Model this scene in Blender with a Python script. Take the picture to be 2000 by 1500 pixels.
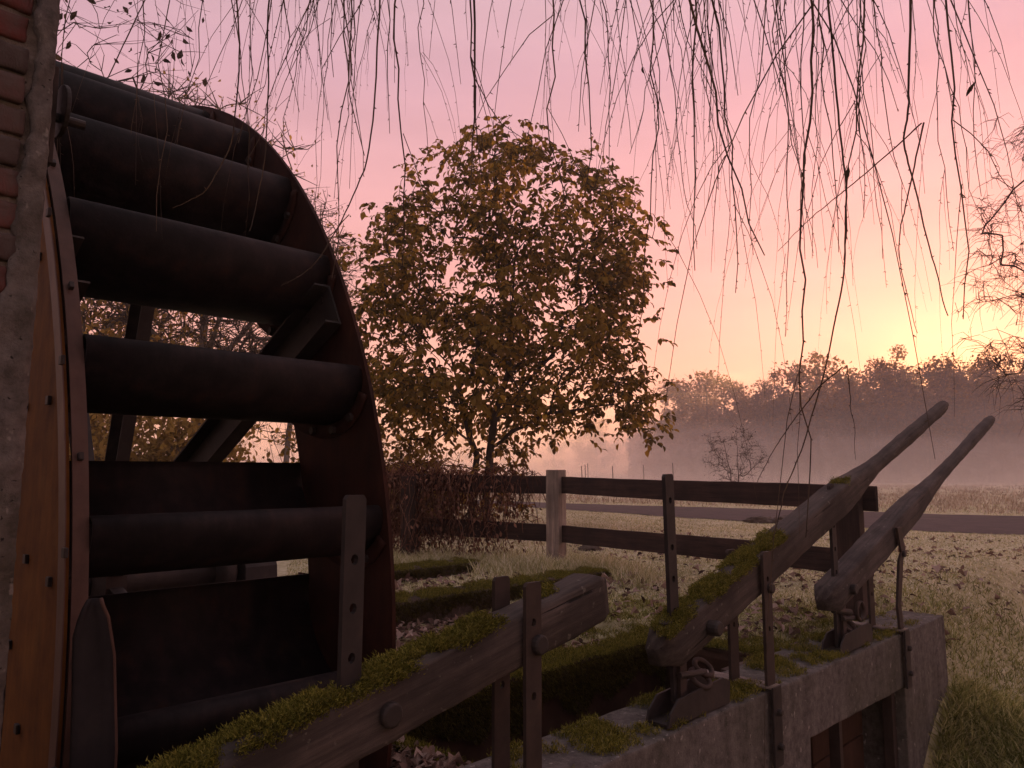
import bpy, bmesh, math, random
import numpy as np
from mathutils import Vector, Matrix, Euler

for o in list(bpy.data.objects):
    bpy.data.objects.remove(o)
SC = bpy.context.scene
COL = SC.collection
R_ = math.radians

# ------------------------------------------------------------------ camera
EYE = 1.05                                    # eye height above the lawn
TH = R_(44.31)                                # wheel axle direction, measured right of the view
A_ = np.array([math.sin(TH), math.cos(TH), 0.0])
B_ = np.array([-math.cos(TH), math.sin(TH), 0.0])
ROTZ = math.pi / 2 - TH
cam = bpy.data.cameras.new('camera')
cam.sensor_width = 36.0
cam.lens = 27.0
cam.clip_start = 0.05
cam.clip_end = 2000
camo = bpy.data.objects.new('camera', cam)
camo.location = (0, 0, EYE)
camo.rotation_euler = (R_(90 + 6.54), 0, 0)
COL.objects.link(camo)
SC.camera = camo

# ------------------------------------------------------------------ sky, sun, exposure
SUN_AZ, SUN_EL = R_(30.4), R_(5.2)            # azimuth to the right of +Y
sun_dir = Vector((math.sin(SUN_AZ) * math.cos(SUN_EL), math.cos(SUN_AZ) * math.cos(SUN_EL), math.sin(SUN_EL)))
world = bpy.data.worlds.new('World')
SC.world = world
world.use_nodes = True
nt = world.node_tree
nt.nodes.clear()
N = nt.nodes.new
L = nt.links.new
out = N('ShaderNodeOutputWorld')
bg = N('ShaderNodeBackground')
sky = N('ShaderNodeTexSky')
sky.sky_type = 'NISHITA'
sky.sun_disc = False
sky.sun_elevation = SUN_EL
sky.sun_rotation = SUN_AZ
sky.dust_density = 3.0
tc = N('ShaderNodeTexCoord')
nrm = N('ShaderNodeVectorMath'); nrm.operation = 'NORMALIZE'
L(tc.outputs['Generated'], nrm.inputs[0])
sep = N('ShaderNodeSeparateXYZ')
L(nrm.outputs[0], sep.inputs[0])
ramp = N('ShaderNodeValToRGB')                # dawn colours by height above the horizon (sin of elevation)
cr = ramp.color_ramp
stops = [(0.0, (.64, .31, .205)), (.08, (.645, .305, .21)), (.15, (.615, .283, .228)), (.24, (.57, .268, .25)), (.36, (.50, .255, .268)),
         (.47, (.42, .238, .280)), (.60, (.41, .27, .305)), (1.0, (.42, .345, .36))]
cr.elements[0].position, cr.elements[0].color = stops[0][0], (*stops[0][1], 1)
cr.elements[1].position, cr.elements[1].color = stops[-1][0], (*stops[-1][1], 1)
for p, c in stops[1:-1]:
    e = cr.elements.new(p); e.color = (*c, 1)
L(sep.outputs['Z'], ramp.inputs[0])
dot = N('ShaderNodeVectorMath'); dot.operation = 'DOT_PRODUCT'
L(nrm.outputs[0], dot.inputs[0]); dot.inputs[1].default_value = sun_dir
mx = N('ShaderNodeMath'); mx.operation = 'MAXIMUM'; mx.inputs[1].default_value = 0
L(dot.outputs['Value'], mx.inputs[0])
def vscale(col, val_out):
    m = N('ShaderNodeVectorMath'); m.operation = 'SCALE'
    if isinstance(col, tuple): m.inputs[0].default_value = col
    else: L(col, m.inputs[0])
    L(val_out, m.inputs['Scale'])
    return m.outputs[0]
def powr(k):
    m = N('ShaderNodeMath'); m.operation = 'POWER'; m.inputs[1].default_value = k
    L(mx.outputs[0], m.inputs[0]); return m.outputs[0]
def vadd(a, b):
    m = N('ShaderNodeVectorMath'); m.operation = 'ADD'
    L(a, m.inputs[0]); L(b, m.inputs[1]); return m.outputs[0]
# the whole sky is a little brighter on the sun's side
side = N('ShaderNodeMapRange'); side.inputs['From Min'].default_value = -1; side.inputs['From Max'].default_value = 1
side.inputs['To Min'].default_value = 0; side.inputs['To Max'].default_value = 1
L(dot.outputs['Value'], side.inputs['Value'])
sidec = N('ShaderNodeMix'); sidec.data_type = 'RGBA'
L(side.outputs[0], sidec.inputs[0]); sidec.inputs[6].default_value = (.72, .92, .93, 1); sidec.inputs[7].default_value = (1.06, 1.03, 1.02, 1)
bmul = N('ShaderNodeVectorMath'); bmul.operation = 'MULTIPLY'
L(ramp.outputs['Color'], bmul.inputs[0]); L(sidec.outputs[2], bmul.inputs[1])
base = bmul.outputs[0]
glow1 = vscale((.03, .0, .0), powr(14))
glow2 = vscale((.14, .05, .0), powr(90))
glow3 = vscale((.35, .22, .05), powr(300))
nish = N('ShaderNodeVectorMath'); nish.operation = 'SCALE'; nish.inputs['Scale'].default_value = .05
ntint = N('ShaderNodeVectorMath'); ntint.operation = 'MULTIPLY'; ntint.inputs[1].default_value = (.22, .10, .12)
L(sky.outputs[0], ntint.inputs[0]); L(ntint.outputs[0], nish.inputs[0])
# faint streaks of high cloud
cmap = N('ShaderNodeMapping'); cmap.inputs['Scale'].default_value = (2.2, 2.2, 14)
L(nrm.outputs[0], cmap.inputs[0])
cn = N('ShaderNodeTexNoise'); cn.inputs['Scale'].default_value = 1.3; cn.inputs['Detail'].default_value = 4
L(cmap.outputs[0], cn.inputs['Vector'])
cmr = N('ShaderNodeMapRange'); cmr.inputs['From Min'].default_value = .35; cmr.inputs['From Max'].default_value = .75
cmr.inputs['To Min'].default_value = .95; cmr.inputs['To Max'].default_value = 1.06
L(cn.outputs['Fac'], cmr.inputs['Value'])
tot = vadd(vadd(vadd(base, glow1), vadd(glow2, glow3)), nish.outputs[0])
tot = vscale(tot, cmr.outputs[0])
L(tot, bg.inputs['Color'])
bg.inputs['Strength'].default_value = 1.0
L(bg.outputs[0], out.inputs['Surface'])

sl = bpy.data.lights.new('sun', 'SUN')
sl.energy = 2.8
sl.angle = R_(0.6)
sl.color = (1.0, .50, .20)
so = bpy.data.objects.new('sun', sl)
so.rotation_euler = sun_dir.to_track_quat('Z', 'Y').to_euler()
so.location = (20, 30, 20)
COL.objects.link(so)

SC.view_settings.view_transform = 'Standard'
SC.view_settings.look = 'None'
SC.view_settings.exposure = 0.75
SC.view_settings.gamma = 1.0
SC.view_settings.use_curve_mapping = False
SC.render.engine = 'CYCLES'
cy = SC.cycles
cy.use_denoising = True
try:
    cy.denoiser = 'OPENIMAGEDENOISE'
except Exception:
    pass
cy.max_bounces = 7; cy.diffuse_bounces = 3; cy.glossy_bounces = 2; cy.transmission_bounces = 3
cy.volume_bounces = 4; cy.transparent_max_bounces = 6
cy.use_adaptive_sampling = True; cy.adaptive_threshold = 0.02
cy.caustics_reflective = False; cy.caustics_refractive = False

# ------------------------------------------------------------------ helpers
rng = np.random.default_rng(11)
random.seed(5)
def W(a, s, z):                                # along axle, across, height relative to the eye -> world
    return Vector((a * A_[0] + s * B_[0], a * A_[1] + s * B_[1], z + EYE))
def AS(x, y):
    return x * A_[0] + y * A_[1], x * B_[0] + y * B_[1]
def lin(r, g, b):
    f = lambda c: ((c / 255 + .055) / 1.055) ** 2.4 if c > 10 else c / 255 / 12.92
    return (f(r), f(g), f(b))

class MB:
    """collects shapes, builds ONE mesh object"""
    def __init__(s): s.v = []; s.f = []; s.n = 0
    def add(s, v, f):
        s.v.append(np.asarray(v, float).reshape(-1, 3)); k = s.n
        s.f.extend([[i + k for i in q] for q in f]); s.n += len(s.v[-1]); return s
    def box(s, x0, x1, y0, y1, z0, z1):
        v = [(x, y, z) for x in (x0, x1) for y in (y0, y1) for z in (z0, z1)]
        return s.add(v, [(0, 1, 3, 2), (4, 6, 7, 5), (0, 4, 5, 1), (2, 3, 7, 6), (0, 2, 6, 4), (1, 5, 7, 3)])
    def prism(s, poly, axis, lo, hi):
        n = len(poly); v = []
        for h in (lo, hi):
            for p, q in poly:
                v.append({'x': (h, p, q), 'y': (p, h, q), 'z': (p, q, h)}[axis])
        f = [list(range(n))[::-1], list(range(n, 2 * n))] + [(i, (i + 1) % n, n + (i + 1) % n, n + i) for i in range(n)]
        return s.add(v, f)
    def tube(s, path, rad, sides=6, cap=True):
        v, f = tube_arrays(path, rad, sides)
        f = [tuple(q) for q in f]
        if cap:
            m = len(v); f = f + [tuple(range(sides))[::-1], tuple(range(m - sides, m))]
        return s.add(v, f)
    def cyl(s, c0, c1, r, sides=16):
        return s.tube([c0, c1], [r, r], sides)
    def build(s, name, m, parent=None, smooth=False, bevel=0):
        me = bpy.data.meshes.new(name)
        me.from_pydata(np.concatenate(s.v).tolist() if s.v else [], [], s.f)
        return finish(name, me, m, parent, smooth, bevel)
def finish(name, me, m, parent=None, smooth=False, bevel=0, fixn=True):
    if fixn:
        bm = bmesh.new(); bm.from_mesh(me)
        bmesh.ops.recalc_face_normals(bm, faces=bm.faces)
        if bevel:
            ed = [e for e in bm.edges if e.is_manifold and e.calc_face_angle(0) > .5]
            bmesh.ops.bevel(bm, geom=ed, offset=bevel, segments=2, affect='EDGES', profile=.6, clamp_overlap=True)
        bm.to_mesh(me); bm.free()
    if m: me.materials.append(m)
    if smooth:
        me.shade_smooth()
    o = bpy.data.objects.new(name, me)
    COL.objects.link(o)
    if parent: o.parent = parent
    return o
def fast_mesh(name, v, loops, m, parent=None, smooth=False):
    """v (n,3); loops: (faces, k) int array"""
    v = np.ascontiguousarray(v, dtype=np.float32); loops = np.ascontiguousarray(loops, dtype=np.int32)
    me = bpy.data.meshes.new(name)
    me.vertices.add(len(v)); me.vertices.foreach_set('co', v.ravel())
    k = loops.shape[1]; nf = len(loops)
    me.loops.add(nf * k); me.loops.foreach_set('vertex_index', loops.ravel())
    me.polygons.add(nf); me.polygons.foreach_set('loop_start', np.arange(nf, dtype=np.int32) * k)
    me.update(calc_edges=True); me.validate()
    if m: me.materials.append(m)
    if smooth: me.shade_smooth()
    o = bpy.data.objects.new(name, me)
    COL.objects.link(o)
    if parent: o.parent = parent
    return o
def tube_arrays(path, rad, sides=5):
    p = np.asarray(path, float); r = np.broadcast_to(np.asarray(rad, float), (len(p),))
    t = np.gradient(p, axis=0); t /= np.linalg.norm(t, axis=1)[:, None] + 1e-12
    ref = np.array([0, 0, 1.0]) if abs(t[0, 2]) < .9 else np.array([1.0, 0, 0])
    u = np.cross(t, ref); u /= np.linalg.norm(u, axis=1)[:, None] + 1e-12
    w = np.cross(t, u)
    an = np.arange(sides) * 2 * math.pi / sides
    v = p[:, None] + r[:, None, None] * (np.cos(an)[None, :, None] * u[:, None] + np.sin(an)[None, :, None] * w[:, None])
    v = v.reshape(-1, 3); n = len(p)
    i = np.arange(n - 1)[:, None] * sides + np.arange(sides)[None]
    j = np.arange(n - 1)[:, None] * sides + (np.arange(sides)[None] + 1) % sides
    f = np.stack([i, j, j + sides, i + sides], -1).reshape(-1, 4)
    return v, f
class TB:
    """many tubes / quads fast"""
    def __init__(s): s.v = []; s.f = []; s.n = 0
    def add(s, v, f):
        s.v.append(v); s.f.append(np.asarray(f) + s.n); s.n += len(v)
    def tube(s, path, rad, sides=4):
        s.add(*tube_arrays(path, rad, sides))
    def build(s, name, m, parent=None, smooth=True):
        return fast_mesh(name, np.concatenate(s.v), np.concatenate(s.f), m, parent, smooth)
def tag(o, label=None, cat=None, group=None, kind=None):
    if label: o['label'] = label
    if cat: o['category'] = cat
    if group: o['group'] = group
    if kind: o['kind'] = kind
    return o
def thing(name, label, cat, a=0, s=0, z=0, group=None, aligned=True, loc=None):
    o = bpy.data.objects.new(name, None)
    o.empty_display_size = .2
    COL.objects.link(o)
    o.location = loc if loc is not None else W(a, s, z)
    if aligned: o.rotation_euler = (0, 0, ROTZ)
    return tag(o, label, cat, group)
def child_copy(o, parent, loc=None, rot=None, scale=None):
    c = o.copy(); COL.objects.link(c); c.parent = parent
    if loc is not None: c.location = loc
    if rot is not None: c.rotation_euler = rot
    if scale is not None: c.scale = scale
    return c
def snoise(x, y, seed=0.0, f=1.0):
    x = np.asarray(x) * f; y = np.asarray(y) * f
    return (np.sin(1.7 * x + 2.3 * y + seed) + np.sin(-2.9 * x + 1.3 * y + 1.7 * seed + 1) + np.sin(3.7 * x + 4.1 * y - seed)
            * .6 + np.sin(6.3 * x - 5.2 * y + 2.1 * seed) * .4) / 3.0

# ------------------------------------------------------------------ materials
def mat(name):
    m = bpy.data.materials.new(name); m.use_nodes = True
    t = m.node_tree; t.nodes.clear()
    o = t.nodes.new('ShaderNodeOutputMaterial')
    return m, t, o
def noise(t, scale, detail=4, vec=None, rough=.55):
    n = t.nodes.new('ShaderNodeTexNoise'); n.inputs['Scale'].default_value = scale
    n.inputs['Detail'].default_value = detail; n.inputs['Roughness'].default_value = rough
    if vec is not None: t.links.new(vec, n.inputs['Vector'])
    return n.outputs['Fac']
def cramp(t, fac, stops):
    r = t.nodes.new('ShaderNodeValToRGB'); e = r.color_ramp.elements
    e[0].position, e[0].color = stops[0][0], (*stops[0][1], 1)
    e[1].position, e[1].color = stops[-1][0], (*stops[-1][1], 1)
    for p, c in stops[1:-1]:
        q = e.new(p); q.color = (*c, 1)
    t.links.new(fac, r.inputs[0]); return r.outputs['Color']
def mixc(t, fac, a, b, mode='MIX'):
    m = t.nodes.new('ShaderNodeMix'); m.data_type = 'RGBA'; m.blend_type = mode
    for s_, v in ((0, fac), (6, a), (7, b)):
        if isinstance(v, (int, float)): m.inputs[s_].default_value = v
        elif isinstance(v, tuple): m.inputs[s_].default_value = (*v, 1)
        else: t.links.new(v, m.inputs[s_])
    return m.outputs[2]
def ocoord(t, scale=(1, 1, 1), kind='Object'):
    c = t.nodes.new('ShaderNodeTexCoord'); m = t.nodes.new('ShaderNodeMapping')
    m.inputs['Scale'].default_value = scale
    t.links.new(c.outputs[kind], m.inputs[0]); return m.outputs[0]
def gcoord(t, scale=(1, 1, 1)):
    c = t.nodes.new('ShaderNodeNewGeometry'); m = t.nodes.new('ShaderNodeMapping')
    m.inputs['Scale'].default_value = scale
    t.links.new(c.outputs['Position'], m.inputs[0]); return m.outputs[0]
def bump(t, h, strength=.4, dist=.01):
    b = t.nodes.new('ShaderNodeBump'); b.inputs['Strength'].default_value = strength; b.inputs['Distance'].default_value = dist
    t.links.new(h, b.inputs['Height']); return b.outputs[0]
def principled(t, o, col, rough=.8, normal=None, metal=0, spec=.3):
    p = t.nodes.new('ShaderNodeBsdfPrincipled')
    if isinstance(col, tuple): p.inputs['Base Color'].default_value = (*col, 1)
    else: t.links.new(col, p.inputs['Base Color'])
    if isinstance(rough, (int, float)): p.inputs['Roughness'].default_value = rough
    else: t.links.new(rough, p.inputs['Roughness'])
    p.inputs['Metallic'].default_value = metal
    p.inputs['Specular IOR Level'].default_value = spec
    if normal is not None: t.links.new(normal, p.inputs['Normal'])
    t.links.new(p.outputs[0], o.inputs['Surface']); return p

def m_wood(name, dark, light, grain=(1.5, 26, 26), lichen=0.0):
    m, t, o = mat(name)
    n = noise(t, 1.6, 8, ocoord(t, grain), .7)
    crack = noise(t, 1.3, 3, ocoord(t, tuple(g * 1.4 if g > 5 else g * .8 for g in grain)), .5)
    big = noise(t, 3.0, 5, ocoord(t), .6)
    col = cramp(t, n, [(.30, dark), (.52, light), (.68, tuple(c * 1.5 for c in light)), (.8, tuple(c * .7 for c in light))])
    col = mixc(t, cramp(t, big, [(.35, (0, 0, 0)), (.65, (.75, .75, .75))]), col, tuple(c * .75 for c in dark))
    ck = cramp(t, crack, [(.29, (1, 1, 1)), (.34, (0, 0, 0))])
    col = mixc(t, ck, col, tuple(c * .25 for c in dark))
    if lichen:
        ln = cramp(t, noise(t, 30, 4, ocoord(t)), [(.64, (0, 0, 0)), (.70, (lichen,) * 3)])
        col = mixc(t, ln, col, (.24, .235, .20))
    h = t.nodes.new('ShaderNodeMath'); h.operation = 'SUBTRACT'; t.links.new(n, h.inputs[0]); t.links.new(ck, h.inputs[1])
    principled(t, o, col, .9, bump(t, h.outputs[0], .6, .007))
    return m
def m_rust(name, stops, rough=.7, bs=.3, metal=0.0, sc=7, spec=.3):
    m, t, o = mat(name)
    n = noise(t, sc, 7, ocoord(t), .62); n2 = noise(t, 60, 3, ocoord(t))
    st = noise(t, 3.0, 4, ocoord(t, (6, 6, .7)))
    col = cramp(t, n, stops)
    col = mixc(t, .35, col, cramp(t, st, stops))
    principled(t, o, col, rough, bump(t, n2, bs, .002), metal, spec)
    return m
def m_concrete(name, c0, c1, dots=.25):
    m, t, o = mat(name)
    n = noise(t, 6, 9, ocoord(t), .72); fine = noise(t, 110, 4, ocoord(t), .7); mid = noise(t, 24, 6, ocoord(t), .7)
    st = noise(t, 4.0, 6, ocoord(t, (1.9, 1.9, .30)), .65)
    big = noise(t, 1.1, 3, ocoord(t))
    col = mixc(t, .5, cramp(t, n, [(.35, c0), (.65, c1)]), cramp(t, st, [(.38, tuple(c * .35 for c in c0)), (.52, c0), (.66, c1)]))
    col = mixc(t, .35, col, cramp(t, mid, [(.35, tuple(c * .4 for c in c0)), (.7, tuple(c * 1.25 for c in c1))]))
    col = mixc(t, cramp(t, big, [(.45, (0, 0, 0)), (.7, (.5, .5, .5))]), col, (c0[0] * .7, c0[1] * .8, c0[2] * .55))
    d = cramp(t, noise(t, 40, 2, ocoord(t, (1, 1, .55))), [(.66, (0, 0, 0)), (.72, (dots * 2,) * 3)])
    col = mixc(t, d, col, (.42, .39, .36))
    pit = cramp(t, noise(t, 70, 2, ocoord(t)), [(.26, (1, 1, 1)), (.32, (0, 0, 0))])
    col = mixc(t, pit, col, tuple(c * .3 for c in c0))
    h = t.nodes.new('ShaderNodeMath'); h.operation = 'ADD'; t.links.new(mid, h.inputs[0]); t.links.new(fine, h.inputs[1])
    h2 = t.nodes.new('ShaderNodeMath'); h2.operation = 'SUBTRACT'; t.links.new(h.outputs[0], h2.inputs[0]); t.links.new(pit, h2.inputs[1])
    principled(t, o, col, .95, bump(t, h2.outputs[0], .6, .009), 0, .15)
    return m
def m_leafy(name, stops, trans=.35, rough=.7, sheen=0):
    """leaves / blades: colour differs from leaf to leaf"""
    m, t, o = mat(name)
    g = t.nodes.new('ShaderNodeNewGeometry')
    col = cramp(t, g.outputs['Random Per Island'], stops)
    big = noise(t, .9, 3, gcoord(t))
    col = mixc(t, .5, col, mixc(t, 1.0, col, cramp(t, big, [(.3, (.55, .55, .55)), (.7, (1.25, 1.2, 1.1))]), 'MULTIPLY'))
    d = t.nodes.new('ShaderNodeBsdfDiffuse'); t.links.new(col, d.inputs['Color'])
    tr = t.nodes.new('ShaderNodeBsdfTranslucent'); t.links.new(col, tr.inputs['Color'])
    mx_ = t.nodes.new('ShaderNodeMixShader'); mx_.inputs[0].default_value = trans
    t.links.new(d.outputs[0], mx_.inputs[1]); t.links.new(tr.outputs[0], mx_.inputs[2])
    t.links.new(mx_.outputs[0], o.inputs['Surface'])
    return m
def m_bark(name, c0, c1):
    m, t, o = mat(name)
    n = noise(t, 9, 5, gcoord(t, (1, 1, .35)))
    principled(t, o, cramp(t, n, [(.3, c0), (.7, c1)]), .9, bump(t, n, .5, .01))
    return m
def m_object_random(name, stops, trans=0.2):
    m, t, o = mat(name)
    oi = t.nodes.new('ShaderNodeObjectInfo')
    col = cramp(t, oi.outputs['Random'], stops)
    n = noise(t, 30, 3, ocoord(t))
    col = mixc(t, .5, col, cramp(t, n, [(.35, (.02, .012, .01)), (.65, stops[-1][1])]), 'MIX')
    d = t.nodes.new('ShaderNodeBsdfDiffuse'); t.links.new(col, d.inputs['Color'])
    tr = t.nodes.new('ShaderNodeBsdfTranslucent'); t.links.new(col, tr.inputs['Color'])
    mx_ = t.nodes.new('ShaderNodeMixShader'); mx_.inputs[0].default_value = trans
    t.links.new(d.outputs[0], mx_.inputs[1]); t.links.new(tr.outputs[0], mx_.inputs[2])
    t.links.new(mx_.outputs[0], o.inputs['Surface'])
    return m

M = {}
M['lever'] = m_wood('lever_wood', (.020, .016, .014), (.076, .060, .053), lichen=.3)
M['lever_bare'] = m_wood('lever_wood_bare', (.023, .019, .018), (.085, .069, .064), lichen=.35)
M['fence'] = m_wood('fence_wood', (.018, .011, .009), (.055, .034, .028), (26, 26, 1.5))
M['rail'] = m_wood('rail_wood', (.016, .010, .009), (.052, .030, .025))
M['post_pale'] = m_wood('post_wood_pale', (.13, .105, .09), (.30, .24, .20), (26, 26, 1.2))
M['iron'] = m_rust('weathered_iron', [(.3, (.012, .010, .010)), (.6, (.032, .025, .024)), (.8, (.066, .042, .030))], .65, sc=14)
M['iron_brown'] = m_rust('brown_iron', [(.3, (.016, .011, .010)), (.6, (.042, .028, .023)), (.8, (.080, .046, .030))], .7, sc=14)
M['iron_sheet'] = m_rust('grey_sheet', [(.3, (.010, .009, .0095)), (.6, (.026, .023, .024)), (.8, (.045, .037, .034))], .7, spec=.12)
M['wheel'] = m_rust('wheel_steel', [(.3, (.006, .005, .0055)), (.48, (.014, .011, .012)), (.6, (.026, .019, .019)), (.75, (.060, .028, .018))], .65, .45, sc=9, spec=.14)
M['shroud'] = m_rust('shroud_steel', [(.3, (.012, .006, .005)), (.55, (.034, .013, .009)), (.75, (.070, .026, .016))], .7, .15, spec=.10)
M['rust'] = m_rust('orange_rust', [(.28, (.022, .009, .004)), (.42, (.070, .024, .005)), (.58, (.125, .048, .009)), (.75, (.17, .078, .018))], .8, .35, sc=5, spec=.15)
M['rust_pink'] = m_rust('flange_rust', [(.25, (.030, .014, .010)), (.5, (.075, .038, .028)), (.75, (.12, .070, .055))], .6, .2)
M['concrete'] = m_concrete('sluice_concrete', (.076, .068, .064), (.19, .170, .160))
M['concrete_top'] = m_concrete('concrete_top', (.16, .13, .115), (.34, .28, .26), .1)
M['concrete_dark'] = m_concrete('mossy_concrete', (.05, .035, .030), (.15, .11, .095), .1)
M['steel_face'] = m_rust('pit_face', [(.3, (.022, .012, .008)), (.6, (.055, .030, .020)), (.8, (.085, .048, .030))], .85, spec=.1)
M['plaster'] = m_concrete('plaster', (.085, .074, .070), (.20, .175, .168), .15)
M['mortar'] = m_concrete('mortar', (.13, .11, .095), (.26, .22, .20), .1)
M['moss'] = m_leafy('moss', [(.0, (.055, .058, .015)), (.5, (.155, .150, .030)), (1, (.29, .265, .065))], .25)
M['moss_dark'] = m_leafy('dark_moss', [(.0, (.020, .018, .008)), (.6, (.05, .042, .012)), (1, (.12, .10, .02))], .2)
M['lawn'] = m_leafy('lawn_grass', [(.0, (.22, .23, .09)), (.4, (.47, .44, .23)), (.75, (.68, .62, .42)), (1, (.84, .78, .66))], .3)
M['bank'] = m_leafy('bank_grass', [(.0, (.11, .125, .035)), (.5, (.27, .27, .09)), (1, (.54, .50, .27))], .3)
M['rough'] = m_leafy('rough_grass', [(.0, (.26, .20, .13)), (.5, (.44, .36, .27)), (1, (.62, .55, .46))], .3)
M['litter'] = m_leafy('leaf_litter', [(.0, (.04, .025, .02)), (.5, (.15, .095, .08)), (1, (.36, .26, .23))], .15)
M['leaf_obj'] = m_object_random('fallen_leaf', [(.0, (.08, .038, .026)), (.35, (.20, .11, .07)), (.7, (.36, .25, .20)), (1, (.52, .39, .34))])
M['walnut'] = m_leafy('autumn_leaves', [(.0, (.075, .060, .018)), (.4, (.175, .122, .034)), (.75, (.32, .205, .046)), (1, (.45, .28, .055))], .5)
M['yellow'] = m_leafy('yellow_leaves', [(.0, (.16, .10, .03)), (.5, (.30, .20, .055)), (1, (.42, .29, .09))], .5)
M['darkleaf'] = m_leafy('dark_leaves', [(.0, (.03, .026, .02)), (1, (.09, .07, .05))], .2)
M['vine'] = m_leafy('dead_vine', [(.0, (.05, .022, .016)), (.5, (.15, .07, .05)), (1, (.30, .17, .12))], .2)
M['far'] = m_leafy('far_foliage', [(.0, (.09, .05, .018)), (.6, (.22, .115, .025)), (1, (.38, .19, .035))], .65)
M['bark'] = m_bark('bark', (.022, .016, .013), (.065, .048, .040))
M['bark_grey'] = m_bark('grey_bark', (.10, .09, .085), (.24, .21, .195))
M['twig'] = m_bark('willow_twig', (.022, .015, .013), (.12, .080, .045))
M['twig_fine'] = m_bark('fine_twig', (.03, .022, .018), (.09, .065, .05))
M['soil'] = m_bark('soil', (.04, .028, .022), (.10, .075, .06))

m, t, o = mat('brick_face')
oi = t.nodes.new('ShaderNodeObjectInfo')
n = noise(t, 18, 6, ocoord(t), .65); n2 = noise(t, 120, 2, ocoord(t))
c = cramp(t, oi.outputs['Random'], [(0, (.085, .026, .022)), (.35, (.055, .040, .036)), (.6, (.11, .028, .024)), (.85, (.075, .052, .047)), (1, (.12, .040, .034))])
c = mixc(t, cramp(t, n, [(.42, (0, 0, 0)), (.68, (.75, .75, .75))]), c, (.075, .062, .056))
principled(t, o, c, .9, bump(t, n2, .5, .004)); M['brick'] = m

m, t, o = mat('ground_soil_grass')
v = gcoord(t)
n = noise(t, .8, 6, v, .6); n2 = noise(t, 14, 5, v)
turf = mixc(t, .5, cramp(t, n, [(.3, (.10, .095, .035)), (.6, (.20, .175, .08)), (.75, (.30, .26, .15))]), cramp(t, n2, [(.3, (.06, .055, .022)), (.7, (.30, .26, .15))]))
frost = mixc(t, .5, cramp(t, n, [(.3, (.30, .26, .13)), (.7, (.58, .51, .36))]), cramp(t, n2, [(.3, (.20, .18, .08)), (.7, (.66, .58, .44))]))
sp = t.nodes.new('ShaderNodeSeparateXYZ'); t.links.new(v, sp.inputs[0])
ad = t.nodes.new('ShaderNodeMath'); ad.operation = 'MULTIPLY_ADD'; ad.inputs[1].default_value = 7; t.links.new(n, ad.inputs[0]); t.links.new(sp.outputs['Y'], ad.inputs[2])
mr = t.nodes.new('ShaderNodeMapRange'); mr.inputs['From Min'].default_value = 7.5; mr.inputs['From Max'].default_value = 13; t.links.new(ad.outputs[0], mr.inputs['Value'])
principled(t, o, mixc(t, mr.outputs[0], turf, frost), .95, bump(t, n2, .6, .03), 0, .1); M['ground'] = m
m, t, o = mat('path_surface')
v = gcoord(t); n = noise(t, 2.2, 5, v); n2 = noise(t, 60, 3, v)
c = mixc(t, .5, cramp(t, n, [(.3, (.062, .047, .045)), (.7, (.135, .102, .095))]), cramp(t, n2, [(.3, (.05, .04, .04)), (.7, (.15, .12, .118))]))
principled(t, o, c, 1.0, bump(t, n2, .5, .01), 0, .05); M['path'] = m

# ------------------------------------------------------------------ ground
def sstep(x, e0, e1):
    u = np.clip((x - e0) / (e1 - e0), 0, 1); return u * u * (3 - 2 * u)
def ground_z(a, s):
    a = np.asarray(a, float); s = np.asarray(s, float)
    d = np.hypot(a, s)
    z = -1.05 + .02 * snoise(a, s, 2.0, .8) * np.clip(1 - d / 60, 0, 1) + .015 * snoise(a, s, 5, 2.3) * (d < 14)
    low = -1.72 - .85 * sstep(a, 6.1, 5.0)
    t_ = sstep(s, 1.35, 2.45)
    z = low + (z - low) * t_
    # pit behind the sluice wall, the wheel channel, the leaf bed
    pit = (a < 4.28) & (a > 1.92) & (s > 1.8) & (s < 2.88); z = np.where(pit, -2.5, z)
    bed = (a < 4.45) & (a > 1.7) & (s >= 2.88) & (s < 4.6); z = np.where(bed, -1.12 + .05 * snoise(a, s, 1, 2), z)
    ledge = (a <= 1.92) & (a > 1.7) & (s > 1.8) & (s < 2.95); z = np.where(ledge, -1.12, z)
    chan = (a < 1.86) & (a > -1.2) & (s > 1.95) & (s < 9.5); z = np.where(chan, -4.2, z)
    recess = (a < 5.4) & (a > 3.7) & (s > 1.62) & (s < 2.15); z = np.where(recess, -2.6, z)
    front = (a < 3.9) & (s < 1.8); z = np.where(front, -2.53, z)
    return z
def graded(lo, n0, n1, hi, step, grow=1.16):
    c = list(np.arange(n0, n1 + 1e-6, step)); st = step
    while c[-1] < hi: st *= grow; c.append(c[-1] + st)
    st = step; l = []
    x = n0
    while x > lo: st *= grow; x -= st; l.append(x)
    return np.array(l[::-1] + c)
ga = graded(-120, -1.5, 10, 260, .08); gs = graded(-120, -.6, 9.6, 260, .08)
AA, SS = np.meshgrid(ga, gs, indexing='ij')
ZZ = ground_z(AA, SS)
P = np.stack([AA * A_[0] + SS * B_[0], AA * A_[1] + SS * B_[1], ZZ + EYE], -1).reshape(-1, 3)
na, ns = len(ga), len(gs)
i, j = np.meshgrid(np.arange(na - 1), np.arange(ns - 1), indexing='ij')
q = np.stack([i * ns + j, (i + 1) * ns + j, (i + 1) * ns + j + 1, i * ns + j + 1], -1).reshape(-1, 4)
g = fast_mesh('ground', P, q, M['ground'], None, True); tag(g, kind='structure')
def gz(x, y):
    a, s = AS(x, y); return ground_z(a, s) + EYE
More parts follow.
